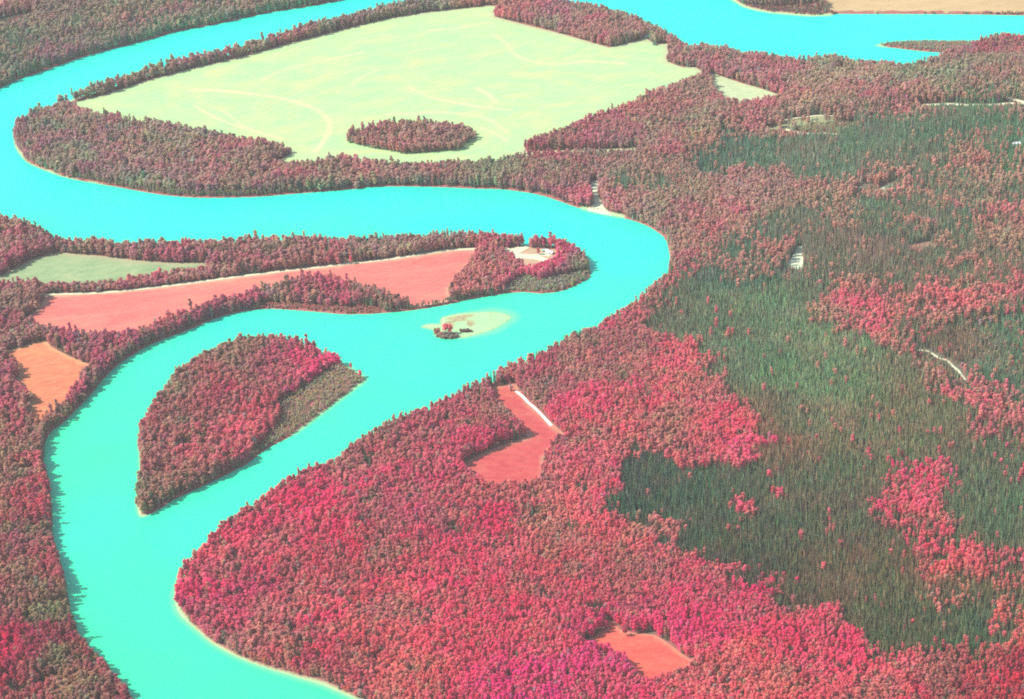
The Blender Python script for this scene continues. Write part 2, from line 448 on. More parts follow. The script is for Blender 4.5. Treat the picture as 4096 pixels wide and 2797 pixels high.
M_F = {
 'big': field_mat('pale_hay_field', [(.42, .65, .32), (.49, .745, .32), (.60, .755, .30)], .0040, .018, (1, 1.7), -.3, (.72, .66, .34), 3.2, (.50, .52, .30)),
 'side': field_mat('pale_side_field', [(.45, .55, .28), (.55, .64, .35), (.62, .68, .38)], .02, .08, (1, 2), .3),
 'tan': field_mat('tan_field', [(.52, .36, .18), (.60, .42, .21), (.66, .47, .24)], .006, .04, (1, 3), 0, None, 1.2, None, .12),
 'corner': field_mat('reddish_field', [(.38, .17, .11), (.45, .21, .14), (.48, .25, .17)], .01, .05),
 'meadow': field_mat('green_meadow', [(.24, .37, .18), (.33, .45, .215), (.44, .49, .24)], .012, .06, (1, 2), .1, None, 1.2, (.46, .42, .25)),
 'clover': field_mat('pink_crop', [(.64, .165, .135), (.76, .21, .17), (.84, .28, .18)], .006, .05, (1, 4), -.18, None, .8, (.68, .46, .28)),
 'orange': field_mat('orange_stubble', [(.60, .18, .085), (.73, .24, .125), (.80, .33, .14)], .015, .07, (1, 3), -.6, None, .8, (.68, .42, .20)),
 'strip': field_mat('crimson_crop', [(.54, .075, .085), (.62, .105, .10), (.66, .16, .12)], .014, .07, (1, 2), .8, None, 1.0, (.58, .32, .20)),
 'small': field_mat('coral_crop', [(.62, .095, .075), (.74, .13, .095), (.80, .185, .115)], .02, .1, (1, 2), .5, None, 1.0, (.66, .30, .19)),
 'glade': field_mat('olive_grass', [(.24, .24, .12), (.34, .36, .18), (.46, .46, .25)], .02, .1, (1, 2)),
}
M_PALE = simple('pale_gravel', (.66, .74, .48), .9, .1, .12, .15)
M_WHITE = simple('white_gravel', (.86, .87, .80), .9, .1, .03, .2, 1.0)
M_ROAD = simple('cream_gravel', (.72, .72, .46), .9, .1, .12, .12)
M_LAWN = simple('tan_lawn', (.52, .36, .22), .95, .05, .12, .1)
M_BROWN = simple('brown_slash', (.34, .19, .13), .95, .05, .3, .12)
M_CUT = simple('cutover_floor', (.20, .15, .10), .95, .05, .4, .12)

def foliage(name, sat_var=.16, scale=.8, trans=.5):
    m, nt, out = mat(name)
    a = attr(nt, 'tint', 'INSTANCER')
    tc = nd(nt, 'ShaderNodeTexCoord')
    f = noise(nt, tc.outputs['Object'], scale, 2, .6)
    c = mixc(nt, 1.0, a.outputs['Color'], ramp(nt, f, [(.3, (1 - sat_var,) * 3), (.7, (1 + sat_var,) * 3)]), 'MULTIPLY')
    d = nd(nt, 'ShaderNodeBsdfDiffuse')
    t = nd(nt, 'ShaderNodeBsdfTranslucent')
    nt.links.new(c, d.inputs['Color'])
    nt.links.new(c, t.inputs['Color'])
    mx = nd(nt, 'ShaderNodeMixShader')
    mx.inputs[0].default_value = trans
    nt.links.new(d.outputs[0], mx.inputs[1])
    nt.links.new(t.outputs[0], mx.inputs[2])
    nt.links.new(mx.outputs[0], out.inputs['Surface'])
    return m
M_LEAF = foliage('broadleaf_foliage')
M_NEEDLE = foliage('needle_foliage', .12, 1.0, .22)
M_BARK = simple('pale_bark', (.42, .36, .30), .9, .1, .25, .8)
M_DBARK = simple('brown_bark', (.20, .15, .12), .9, .1, .25, .8)
M_LOG = simple('bleached_log', (.52, .46, .30), .9, .1, .25, .5)
M_WALL = simple('white_siding', (.78, .80, .76), .7, .3, .05, 1)
M_ROOFW = simple('white_metal_roof', (.86, .88, .86), .4, .5, .03, .6)
M_ROOFT = simple('turquoise_metal_roof', (.30, .80, .70), .4, .5, .05, .6)
M_DARK = simple('dark_frame', (.05, .05, .055), .5, .4, .1, 1)
M_GLASS = simple('window_glass', (.04, .06, .07), .1, .6, .1, 1)
M_TYRE = simple('black_rubber', (.03, .03, .03), .9, .2, .1, 3)
M_PAINT = simple('white_paint', (.82, .82, .80), .3, .5, .02, 1)

# ------------------------------------------------------------------ mesh builders
def link(name, me, m=None, parent=None):
    o = bpy.data.objects.new(name, me)
    COL.objects.link(o)
    if m is not None and me is not None and len(me.materials) == 0:
        me.materials.append(m)
    if parent is not None:
        o.parent = parent
    return o
def structure(o, kind='structure'):
    o['kind'] = kind
    return o
def grid_mesh(name, xs, ys, zz, attrs, keep=None):
    ny, nx = zz.shape
    X, Y = np.meshgrid(xs, ys)
    idx = np.arange(nx * ny).reshape(ny, nx)
    q = np.stack([idx[:-1, :-1], idx[:-1, 1:], idx[1:, 1:], idx[1:, :-1]], -1).reshape(-1, 4)
    if keep is not None:
        q = q[keep[:-1, :-1].reshape(-1)]
        used = np.unique(q)
        rm = np.full(nx * ny, -1)
        rm[used] = np.arange(len(used))
        q = rm[q]
    else:
        used = np.arange(nx * ny)
    co = np.stack([X.reshape(-1), Y.reshape(-1), zz.reshape(-1)], -1)[used].astype(np.float32)
    me = bpy.data.meshes.new(name)
    me.vertices.add(len(co))
    me.vertices.foreach_set('co', co.reshape(-1))
    me.loops.add(q.size)
    me.loops.foreach_set('vertex_index', q.reshape(-1).astype(np.int32))
    me.polygons.add(len(q))
    me.polygons.foreach_set('loop_start', np.arange(0, q.size, 4, dtype=np.int32))
    for k, a in attrs.items():
        at = me.attributes.new(k, 'FLOAT', 'POINT')
        at.data.foreach_set('value', a.reshape(-1)[used].astype(np.float32))
    me.update(calc_edges=True)
    me.polygons.foreach_set('use_smooth', np.ones(len(q), bool))
    return me

# one ground sheet: fine near the river, stretching to the horizon
ext = np.array([40, 120, 300, 700, 1600, 3600, 8000, 17000, 30000.0])
xs = np.concatenate([GX0 - ext[::-1], gxs, gxs[-1] + ext])
ys = np.concatenate([GY0 - ext[::-1], gys, gys[-1] + ext])
pad = len(ext)
big = lambda A: np.pad(A, pad, mode='edge')
Zb = big(Z)
far = np.ones(Zb.shape, bool)
far[pad:-pad, pad:-pad] = False
Zb[far & (np.arange(len(ys))[:, None] < pad) & (Zb < -1)] = -5.5
scrub = np.where(onbar, sstep(.52, .66, vnoise(GXX, GYY, 16, 8)) * sstep(2, 8, dbar) * (1 - sstep(75, 110, GXX - W_BAR[:, 0].min())), 0)
ground = structure(link('ground', grid_mesh('ground', xs, ys, Zb, {'sand': big(sand), 'scrub': big(scrub)}), M_GROUND))
# the water surface
near_w = big(SD) < 6
kp = near_w.copy()
kp[:, :-1] |= near_w[:, 1:]
kp[:-1, :] |= near_w[1:, :]
tone = np.clip((1 - sstep(-200, 1500, GV - .12 * GU)) + .50 * (vnoise(GXX + .6 * GYY, GYY, 240, 61) - .5) + .22 * (vnoise(GXX, GYY, 60, 62) - .5), 0, 1)
river = structure(link('river', grid_mesh('river', xs, ys, np.full(Zb.shape, WATER_Z), {'shallow': big(np.clip(shallow, 0, 1) * .85), 'tone': big(tone)}, kp), M_WATER))

def sheet(name, poly, m, lift=.06, step=12.0, extra=None):
    """a flat polygon of ground cover, filled with a fine triangle net and laid on the terrain"""
    b = []
    n = len(poly)
    for i in range(n):
        a, c = poly[i], poly[(i + 1) % n]
        k = max(1, int(np.linalg.norm(c - a) / (step * .8)))
        for t in range(k):
            b.append(a + (c - a) * t / k)
    b = np.array(b)
    mn, mx = b.min(0), b.max(0)
    X, Y = np.meshgrid(np.arange(mn[0], mx[0], step), np.arange(mn[1], mx[1], step))
    X, Y = X.reshape(-1), Y.reshape(-1)
    X = X + RNG.uniform(-.2, .2, X.shape) * step
    Y = Y + RNG.uniform(-.2, .2, Y.shape) * step
    ok = inside(X, Y, b)
    X, Y = X[ok], Y[ok]
    if len(X):
        ok = seg_dist(X, Y, b, True) > step * .3
        X, Y = X[ok], Y[ok]
    pts = [Vector(p) for p in b] + [Vector((x, y)) for x, y in zip(X, Y)]
    nb = len(b)
    res = delaunay_2d_cdt(pts, [(i, (i + 1) % nb) for i in range(nb)], [list(range(nb))], 1, 1e-4)
    co, fa = res[0], res[2]
    vx = np.array([c[0] for c in co])
    vy = np.array([c[1] for c in co])
    vz = sample(Z, vx, vy) + lift
    me = bpy.data.meshes.new(name)
    fa = [list(f) for f in fa]
    tri = []
    for f in fa:
        a = (vx[f[1]] - vx[f[0]]) * (vy[f[2]] - vy[f[0]]) - (vx[f[2]] - vx[f[0]]) * (vy[f[1]] - vy[f[0]])
        tri.append(f if a > 0 else f[::-1])
    me.from_pydata(np.stack([vx, vy, vz], -1).tolist(), [], tri)
    if extra:
        for k, fn in extra.items():
            at = me.attributes.new(k, 'FLOAT', 'POINT')
            at.data.foreach_set('value', fn(vx, vy, b).astype(np.float32))
    me.update()
    return structure(link(name, me, m))

def edge_fn(w):
    return lambda x, y, b: np.clip((1 - sstep(w * .3, w, seg_dist(x, y, b, True) + w * .5 * (vnoise(x, y, 20, 5) - .5))) * .8, 0, 1)
STREAK = [[(430,205),(500,206),(580,215),(650,226),(710,245),(742,268),(748,290),(738,315),(715,345)],
 [(500,247),(530,270),(560,290),(600,305),(640,315)], [(440,240),(480,262),(520,280),(580,298)],
 [(1123,80),(1150,100),(1165,122),(1200,138),(1260,146),(1330,140),(1420,145)],
 [(930,200),(980,222),(1060,238),(1120,247),(1160,250)], [(1080,200),(1110,215),(1125,232)],
 [(860,160),(820,175),(800,195)], [(600,180),(640,160),(720,140),(820,120)], [(970,70),(1050,62),(1110,50)],
 [(880,260),(1000,255),(1100,268),(1150,300)], [(1150,320),(1120,300),(1090,292)]]
W_STREAK = [smooth_poly(unproj(s), False, 12) for s in STREAK]
def streak_fn(x, y, b):
    r = np.zeros(x.shape)
    for i, s in enumerate(W_STREAK):
        w = (4.6, 3.2, 3, 4, 4, 4, 4, 4, 4, 4, 4)[i]
        d = seg_dist(x, y, s)
        r = np.maximum(r, (1 - sstep(w * .4, w * 1.6, d)) * (.45 + .55 * vnoise(x, y, 30, i)) * (.85, .8, .8, .7, .7, .7, .6, .6, .6, .6, .6)[i])
    return np.clip(r, 0, 1)
FIELD_NAME = {'meadow': 'meadow', 'glade': 'meadow', 'lawn': 'lawn'}
for k, poly in W_FIELDS.items():
    ex = {'edge': edge_fn({'big': 14, 'strip': 9, 'small': 6, 'clover': 7, 'orange': 8, 'meadow': 12}.get(k, 8))}
    if k == 'big':
        ex['streak'] = streak_fn
    sheet(FIELD_NAME.get(k, 'field'), poly, M_F[k], .06 if k != 'glade' else .25, 5.0 if k in ('big', 'small', 'strip') else 8.0, ex)
for k, poly in W_PATCH.items():
    m, nm, lift = {'landing': (M_PALE, 'landing', .10), 'pit': (M_PALE, 'gravel_patch', .3), 'yard': (M_PALE, 'farmyard', .10), 'lawn': (M_LAWN, 'lawn', .05),
             'brown': (M_BROWN, 'bare_ground', .25), 'gap': (M_LAWN, 'lawn', .05), 'cut': (M_CUT, 'bare_ground', .2)}.get(k, (M_PALE, 'gravel_patch', .3))
    sheet(nm, poly, m, lift, 6.0)
def ribbon(name, line, w, m, lift):
    t = np.gradient(line, axis=0)
    t /= np.linalg.norm(t, axis=1)[:, None] + 1e-9
    nrm = np.stack([-t[:, 1], t[:, 0]], -1)
    ww = w * (.88 + .24 * vnoise(line[:, 0], line[:, 1], 22, 6))[:, None] * .5
    L, R, n = line + nrm * ww, line - nrm * ww, len(line)
    P = np.concatenate([R, line, L])
    z = sample(Z, P[:, 0], P[:, 1]) + lift
    z[n:2 * n] += .05
    me = bpy.data.meshes.new(name)
    fs = []
    for i in range(n - 1):
        fs += [(i, i + 1, n + i + 1, n + i), (n + i, n + i + 1, 2 * n + i + 1, 2 * n + i)]
    me.from_pydata(np.column_stack([P, z]).tolist(), [], fs)
    return structure(link(name, me, m))
for k, (ln, w, c) in W_TRACK.items():
    ribbon('road' if k in ('ridge', 'ridge_east', 'county') else 'track', ln, w, M_WHITE if k in ('white',) else M_ROAD, .14 if k in ('white', 'field_edge') else .4)

# ------------------------------------------------------------------ tree prototypes
class MB:
    def __init__(self):
        self.v, self.f = [], []
    def add(self, v, f):
        o = len(self.v)
        self.v += [tuple(map(float, p)) for p in v]
        self.f += [tuple(o + i for i in q) for q in f]
    def tube(self, pts, rad, n=5):
        pts = [Vector(p) for p in pts]
        rings = []
        for i, p in enumerate(pts):
            d = (pts[min(i + 1, len(pts) - 1)] - pts[max(i - 1, 0)]).normalized()
            q = d.to_track_quat('Z', 'X')
            rings.append([p + q @ Vector((math.cos(a) * rad[i], math.sin(a) * rad[i], 0)) for a in np.arange(n) * 2 * math.pi / n])
        v = [p for r in rings for p in r]
        f = [(i * n + j, i * n + (j + 1) % n, (i + 1) * n + (j + 1) % n, (i + 1) * n + j) for i in range(len(pts) - 1) for j in range(n)]
        f += [tuple(range(n))[::-1], tuple((len(pts) - 1) * n + j for j in range(n))]
        self.add(v, f)
    def box(self, x0, x1, y0, y1, z0, z1):
        self.add([(x0, y0, z0), (x1, y0, z0), (x1, y1, z0), (x0, y1, z0), (x0, y0, z1), (x1, y0, z1), (x1, y1, z1), (x0, y1, z1)],
                 [(3, 2, 1, 0), (4, 5, 6, 7), (0, 1, 5, 4), (1, 2, 6, 5), (2, 3, 7, 6), (3, 0, 4, 7)])
    def mesh(self, name):
        me = bpy.data.meshes.new(name)
        me.from_pydata(self.v, [], self.f)
        me.update()
        return me
    def build(self, name, m, parent=None):
        return link(name, self.mesh(name), m, parent)

def poplar(seed, H=17.0, R=2.3, base=.22, clumps=120):
    """tapered trunk with limbs; crown = uneven heap of leaf clumps round several boughs"""
    r = random.Random(seed)
    tr = MB()
    bend = Vector((r.uniform(-.4, .4), r.uniform(-.4, .4), 0))
    tr.tube([(0, 0, -.6), bend * .3 + Vector((0, 0, H * .3)), bend + Vector((0, 0, H * .62)), bend + Vector((0, 0, H * .88))], [.24, .19, .12, .04], 6)
    boughs = []
    nb = r.randint(6, 8)
    for k in range(nb):
        h = base + .12 + (.88 - base) * (k + .5) / nb
        a = k * 2.4 + r.uniform(-.5, .5)
        prof = math.sin(math.pi * min(1, max(0.05, (h - base * .6) / (1.12 - base * .6))) ** .95)
        d = R * prof * r.uniform(.4, .68)
        c = bend * h + Vector((math.cos(a) * d, math.sin(a) * d, H * h - .4))
        boughs.append((c, R * (.42 + .30 * prof) * r.uniform(.85, 1.15)))
        if k % 2 == 0:
            tr.tube([bend * h + Vector((0, 0, H * (h - .14))), (bend * h + Vector((0, 0, H * (h - .14)))).lerp(c, .6), c], [.09, .06, .02], 4)
    boughs.append((bend + Vector((0, 0, H * .90)), R * .60))
    cr = MB()
    for c, s in boughs:                                   # inner leafy core of each bough
        n = 6
        rings = []
        for j, (zz, q) in enumerate(((-1.1, .25), (-.35, .8), (.35, .75), (1.05, .2))):
            rings.append([c + Vector((math.cos(i * 2 * math.pi / n + j * .5) * s * q * r.uniform(.6, .95), math.sin(i * 2 * math.pi / n + j * .5) * s * q * r.uniform(.6, .95), zz * s * r.uniform(.8, 1.1))) for i in range(n)])
        v = [p for rr in rings for p in rr]
        f = [(i * n + j, i * n + (j + 1) % n, (i + 1) * n + (j + 1) % n, (i + 1) * n + j) for i in range(3) for j in range(n)]
        f += [tuple(range(n))[::-1], tuple(3 * n + j for j in range(n))]
        cr.add(v, f)
    for _ in range(clumps):                               # leaf clumps standing off the cores
        c, s = r.choice(boughs)
        th, u = r.uniform(0, 2 * math.pi), r.uniform(-.55, 1)
        q = math.sqrt(max(0, 1 - u * u))
        d = Vector((q * math.cos(th), q * math.sin(th), u * 1.25))
        p = c + d * s * r.uniform(.75, 1.12)
        nrm = (d.normalized() + Vector((r.uniform(-.6, .6), r.uniform(-.6, .6), r.uniform(-.3, .6)))).normalized()
        qt = nrm.to_track_quat('Z', 'X')
        sz = r.uniform(.38, .78)
        k = r.choice((4, 5))
        a0 = r.uniform(0, 6.28)
        cr.add([p + qt @ Vector((math.cos(a0 + i * 2 * math.pi / k) * sz * r.uniform(.6, 1.25), math.sin(a0 + i * 2 * math.pi / k) * sz * r.uniform(.6, 1.25), r.uniform(-.12, .12))) for i in range(k)], [tuple(range(k))])
    return cr.mesh('crown'), tr.mesh('trunk')

def spruce(seed, H=17.0, R=1.45, tiers=11, base=.08):
    """spire with ragged whorls of drooping boughs"""
    r = random.Random(seed)
    tr = MB()
    tr.tube([(0, 0, -.6), (0, 0, H * .5), (0, 0, H * .97)], [.2, .12, .03], 5)
    cr = MB()
    for k in range(tiers):
        t = k / (tiers - 1)
        z = H * (base + (1 - base - .05) * t)
        rad = R * (1 - t) ** .75 * r.uniform(.82, 1.12) + .16
        n = 8 if t < .75 else 6
        top = z + H * (1 - base) / tiers * 1.55
        v = [(0, 0, min(top, H))]
        f = []
        a0 = r.uniform(0, 6.28)
        for i in range(n):
            a = a0 + i * 2 * math.pi / n + r.uniform(-.15, .15)
            q = rad * r.uniform(.65, 1.2)
            b = a + math.pi / n
            qi = rad * r.uniform(.35, .55)
            v.append((math.cos(a) * q, math.sin(a) * q, z - q * .35 + r.uniform(-.2, .2)))
            v.append((math.cos(b) * qi, math.sin(b) * qi, z + .35))
        m = 2 * n
        for i in range(m):
            f.append((0, 1 + i, 1 + (i + 1) % m))
        cr.add(v, f)
    cr.add([(.12, 0, H * .93), (-.06, .1, H * .93), (-.06, -.1, H * .93), (0, 0, H * 1.02)], [(0, 1, 3), (1, 2, 3), (2, 0, 3)])
    return cr.mesh('crown'), tr.mesh('trunk')

POP = [poplar(s, *a) for s, a in zip(range(11, 18), [(16, 1.75, .2), (17, 1.95, .3), (15.5, 2.1, .18), (18, 1.75, .28), (14.5, 2.3, .15), (17, 1.85, .34), (13.5, 2.0, .12)])]
SPR = [spruce(s, *a) for s, a in zip(range(31, 36), [(17, 1.6), (18.5, 1.75), (15.5, 1.5), (17.5, 1.95), (13.5, 1.45)])]
for c, t in POP:
    c.materials.append(M_LEAF); t.materials.append(M_BARK)
for c, t in SPR:
    c.materials.append(M_NEEDLE); t.materials.append(M_DBARK)
POP_H = [16, 17, 15.5, 18, 14.5, 17, 13.5]
SPR_H = [17, 18.5, 15.5, 17.5, 13.5]

# ------------------------------------------------------------------ the stands of trees
# broadleaf colour survey: x, y, r, g, b
BL = np.array([
(100,60,122,120,114),(350,40,142,124,116),(550,20,118,130,116),(250,95,104,122,106),(50,150,104,110,104),(20,30,130,95,90),(700,5,95,135,112),
(300,180,150,108,100),(600,100,160,118,106),(900,15,142,112,102),(1250,30,168,122,115),(1350,70,165,112,106),(1140,25,190,98,100),(1450,60,155,120,105),
(90,262,165,115,110),(180,262,162,112,108),(120,310,150,130,116),(250,320,152,138,120),(450,340,152,134,118),(550,370,168,120,112),(300,400,146,138,118),(600,340,160,120,110),(420,390,162,128,114),
(700,390,178,95,100),(900,400,152,112,100),(650,430,130,112,90),(1100,400,160,116,100),(1000,370,166,97,95),(800,380,185,85,98),
(1250,310,172,92,95),(1400,290,165,106,100),(1500,250,185,75,92),(1450,330,135,110,98),(1560,200,172,96,95),(1540,230,190,80,95),
(1650,150,170,116,114),(1750,160,170,112,110),(1900,170,162,126,114),(2100,170,142,128,108),(2250,160,140,120,100),(1700,220,176,100,100),(1850,220,186,116,105),(2050,220,182,125,105),(2280,85,172,80,82),
(1650,250,182,106,100),(1500,340,165,120,100),(1600,310,185,110,100),
(1600,400,185,92,105),(1700,425,190,86,105),(1560,410,188,90,104),(1550,450,178,105,105),(1400,440,176,105,105),(1480,480,165,115,105),(1650,480,175,118,108),(1600,540,190,102,105),(1520,520,168,118,105),(1750,520,180,120,108),(1850,500,196,115,105),(1560,570,198,100,105),(1450,400,170,115,105),(1350,410,185,95,105),
(2000,430,202,115,105),(2200,350,196,108,100),(2230,430,196,115,105),(2270,520,200,120,100),
(1960,680,210,108,100),(1920,700,208,112,102),(2150,690,200,110,100),(2280,660,202,115,105),(2000,740,202,115,100),(2080,820,182,105,90),(2250,910,215,92,105),(2110,1090,220,66,100),(2060,1130,218,80,100),(2030,1110,215,75,100),(2170,1200,208,100,95),(2230,1270,210,82,95),(2200,1350,202,112,90),(2280,1430,205,95,85),(2300,1550,160,60,60),
(1480,680,190,96,100),(1400,760,186,86,96),(1300,830,186,106,100),(1250,880,176,106,100),(1400,900,205,100,105),(1550,880,218,108,105),(1620,900,218,92,110),(1650,980,212,110,100),(1700,1020,218,86,105),(1380,980,202,100,100),(1300,1040,202,95,105),(1500,950,190,105,95),(1580,1000,200,100,100),
(1000,960,176,110,100),(900,1020,182,96,100),(1100,980,192,90,100),(1000,1040,196,86,100),(800,1060,186,96,100),(700,1120,192,80,96),(600,1180,188,85,96),(850,1160,198,72,96),(950,1190,200,70,100),(1080,1160,192,90,95),(1090,1165,205,55,90),(1200,1130,202,100,100),(1350,1140,206,100,100),(1250,1180,192,120,100),(480,1280,198,78,95),(560,1320,204,72,100),(500,1400,198,78,100),(700,1300,192,90,95),(850,1250,192,95,95),(900,1350,202,90,95),(1000,1280,206,84,95),(1050,1360,214,72,95),(1150,1250,196,100,100),(1250,1290,186,102,90),(1350,1330,176,112,95),(1450,1350,202,85,95),(1420,1260,196,100,95),(1530,1280,206,90,100),
(650,1420,192,95,95),(750,1500,192,90,90),(850,1450,202,90,90),(950,1550,190,112,95),(1000,1450,212,90,95),(1100,1400,202,90,95),(1200,1420,206,95,95),(1250,1470,218,95,100),(1180,1560,225,36,110),(1270,1530,230,40,116),(1230,1580,230,36,114),(1350,1500,224,58,112),(1330,1440,190,60,100),(1450,1400,212,66,105),(1550,1400,228,50,104),(1500,1420,228,48,106),(1600,1380,222,60,102),(1720,1440,217,60,98),(1800,1465,216,64,96),(1490,1380,228,44,106),(1650,1420,224,56,100),(1720,1350,202,54,95),(1620,1320,208,88,105),(1700,1480,218,95,95),(1850,1500,214,70,95),(1950,1490,220,58,92),(1780,1430,205,80,95),(2050,1530,208,85,95),(1600,1560,205,95,95),(1750,1560,206,106,95),(2000,1570,190,95,90),(2150,1570,155,75,70),
(30,560,166,116,100),(100,540,160,118,105),(30,620,160,100,98),(400,575,172,100,105),(600,570,182,95,105),(700,580,188,84,100),(550,600,195,75,98),(300,650,178,88,95),(900,550,176,102,105),(1000,540,166,112,105),(1060,580,198,88,105),(1090,620,198,105,105),(1180,620,206,90,110),(1260,600,222,58,115),(1300,610,156,120,105),(1200,560,182,80,100),(40,690,156,116,100),(40,750,164,95,100),(150,780,172,95,105),(250,800,176,96,100),(330,760,150,102,90),(650,660,182,96,105),(800,660,182,95,100),(880,690,166,106,95),(700,690,150,116,100),
(40,850,162,92,95),(30,920,172,102,95),(60,980,188,102,95),(40,1080,178,106,90),(60,1150,182,102,85),(60,1220,142,106,80),(100,1280,162,106,80),(50,1350,182,85,85),(120,1400,142,112,75),(50,1450,178,26,66),(30,1500,200,8,64),(10,1540,200,12,66),(130,1500,152,106,75),(60,1560,208,46,75),(180,1560,178,102,75),(230,1570,142,106,75),(90,1330,165,110,80),
(430,870,166,116,95),(560,790,178,106,90),(640,800,195,84,105),(710,840,210,76,110),(600,850,188,86,95),(500,900,182,96,95),(420,960,172,96,90),(600,950,210,88,100),(480,1020,194,95,100),(380,1060,178,100,95),(430,1100,142,110,85),(340,1130,162,110,90),(550,1000,198,90,100),
(1560,1290,205,90,100),(1680,1330,200,85,100),(2240,1540,185,85,80)], float)
SPC = np.array([
(1500,700,105,118,98),(1600,700,112,128,102),(1750,700,116,135,104),(1900,780,120,138,105),(1800,850,116,140,104),(1700,820,108,132,104),(1950,900,122,130,98),(1850,960,128,124,96),(2050,930,126,120,92),
(1700,940,132,112,92),(1750,1000,138,112,90),(2000,1020,126,118,92),(1500,1050,82,102,86),(1450,1120,78,96,82),(1550,1130,86,106,84),(1650,1150,92,108,86),(1700,1230,94,104,80),(1850,1150,104,110,86),(1950,1200,112,106,84),(1900,1300,112,102,78),(2000,1350,110,108,78),(2050,1430,98,104,74),(2180,1450,90,108,78),(2100,1300,118,106,80),(1700,1290,100,92,76),(1800,1370,112,96,76),(2280,1150,104,118,92),(2250,1050,112,112,90),
(2050,700,130,114,100),(2200,620,122,120,100),(2280,760,104,124,100),(2280,860,96,122,98),(2180,780,122,110,92),(2000,600,128,118,104),(1900,620,124,120,104),(1700,600,104,126,108),(1650,620,96,122,104),
(1450,410,112,134,116),(1700,350,104,130,112),(1650,340,92,122,108),(1800,350,118,130,112),(1950,350,112,132,112),(2100,300,106,128,108),(2250,230,96,132,104),(2300,400,102,134,106),(2050,380,118,126,108),(1900,440,112,128,112),(2100,470,116,126,106),(1750,450,120,128,110),
(500,30,86,140,112),(200,60,100,130,112),(1000,860,84,96,80),(450,840,80,92,76),(60,1250,95,105,72)], float)
W_BL = unproj(BL[:, :2] + [0, 11])
W_SPC = unproj(SPC[:, :2] + [0, 11])
def regress(x, y, W, C, s=14.0, pw=2.0):
    num = np.zeros((len(x), 3))
    den = np.zeros(len(x))
    for (wx, wy), c in zip(W, C):
        w = 1.0 / ((x - wx) ** 2 + (y - wy) ** 2 + s * s) ** pw
        num += w[:, None] * c
        den += w
    return num / den[:, None]

# stands of spruce: outline, share of spruce
SPZ = [([(1455,760),(1462,735),(1485,690),(1525,640),(1570,612),(1640,600),(1700,640),(1760,632),(1800,650),(1850,690),(1900,735),(1960,785),(2050,805),(2100,850),(2180,905),(2190,950),(2220,1000),(2340,1010),(2380,1260),(2380,1500),(2250,1520),(2190,1545),(2080,1505),(1990,1490),(1940,1450),(1850,1412),(1770,1370),(1690,1332),(1620,1300),(1565,1250),(1490,1215),(1440,1205),(1398,1160),(1402,1090),(1412,1020),(1520,1030),(1600,1050),(1690,1070),(1742,1050),(1722,985),(1655,930),(1635,870),(1560,835),(1530,805),(1475,785)], .993),
 ([(1370,425),(1395,396),(1500,388),(1545,405),(1530,440),(1440,448),(1385,445)], .93),
 ([(1575,370),(1600,340),(1660,325),(1760,312),(1900,292),(1990,272),(2100,258),(2360,255),(2360,520),(2255,500),(2245,420),(2230,340),(2190,330),(2180,400),(2205,470),(2200,560),(2100,600),(2050,560),(1960,480),(2050,430),(2000,410),(1930,450),(1900,440),(1800,440),(1770,415),(1700,400),(1620,395),(1585,388)], .985),
 ([(1640,640),(1660,560),(1760,500),(1880,470),(1960,440),(2080,440),(2190,470),(2360,520),(2360,650),(2100,640),(1900,640),(1800,660)], .86),
 ([(1800,650),(1820,600),(1900,560),(2000,530),(2100,590),(2200,560),(2360,560),(2360,1000),(2220,990),(2190,940),(2100,850),(2050,800),(1960,780),(1850,690)], .955),
 ([(1600,610),(1610,560),(1700,545),(1760,560),(1790,610),(1700,640)], .85),
 ([(2120,258),(2150,230),(2200,215),(2260,215),(2275,245),(2200,258)], .9),
 ([(2180,205),(2360,200),(2360,235),(2240,230)], .7),
 ([(1740,275),(1760,262),(1880,255),(2000,250),(2010,262),(1900,268)], .8),
 ([(-60,100),(0,70),(200,25),(500,-30),(760,-30),(700,15),(467,60),(300,100),(110,157),(0,200),(-60,220)], .42),
 ([(1590,330),(1610,300),(1660,290),(1690,300),(1640,325)], .7)]
W_RBANK = unproj([(700,1085),(860,985),(1060,880),(1300,760),(1440,680),(1510,600),(1600,560),(1600,700),(1400,800),(1150,920),(900,1040),(740,1120)])
W_SPZ = [(unproj(np.array(p) + [0, 4]), s) for p, s in SPZ]
# broadleaf patches inside those stands
BLZ = [([(1870,680),(1910,665),(1960,670),(2010,695),(2040,730),(2050,790),(2080,820),(2140,850),(2190,890),(2220,940),(2300,900),(2300,955),(2200,960),(2130,880),(2050,835),(1990,780),(1930,735),(1885,710)], .8),
 ([(2040,700),(2110,690),(2180,660),(2330,645),(2340,690),(2230,705),(2170,735),(2090,720)], .72),
 ([(1930,430),(1990,405),(2055,410),(2050,440),(1980,455)], .75),
 ([(2195,330),(2245,325),(2262,380),(2270,470),(2330,500),(2330,560),(2260,560),(2215,480),(2195,390)], .72),
 ([(1730,1140),(1750,1125),(1775,1130),(1770,1150),(1745,1152)], .7),
 ([(1640,1168),(1680,1155),(1690,1185),(1655,1200)], .6),
 ([(1860,1195),(1890,1185),(1905,1205),(1880,1215)], .45),
 ([(2250,1395),(2330,1380),(2340,1560),(2260,1545)], .52), ([(2150,1300),(2200,1330),(2180,1400),(2130,1360)], .35),
 ([(2180,1250),(2330,1268),(2330,1312),(2230,1325)], .5),
 ([(2030,1182),(2130,1180),(2200,1240),(2230,1300),(2180,1320),(2110,1285),(2060,1240)], .46),
 ([(1992,1125),(2040,1080),(2110,1076),(2140,1115),(2150,1160),(2110,1172),(2040,1165)], .93)]
BLZ += [([(815,292),(830,284),(852,284),(856,296),(835,306),(818,304)], .72)]
W_BLZ = [(unproj(np.array(p) + [0, 10]), s) for p, s in BLZ]
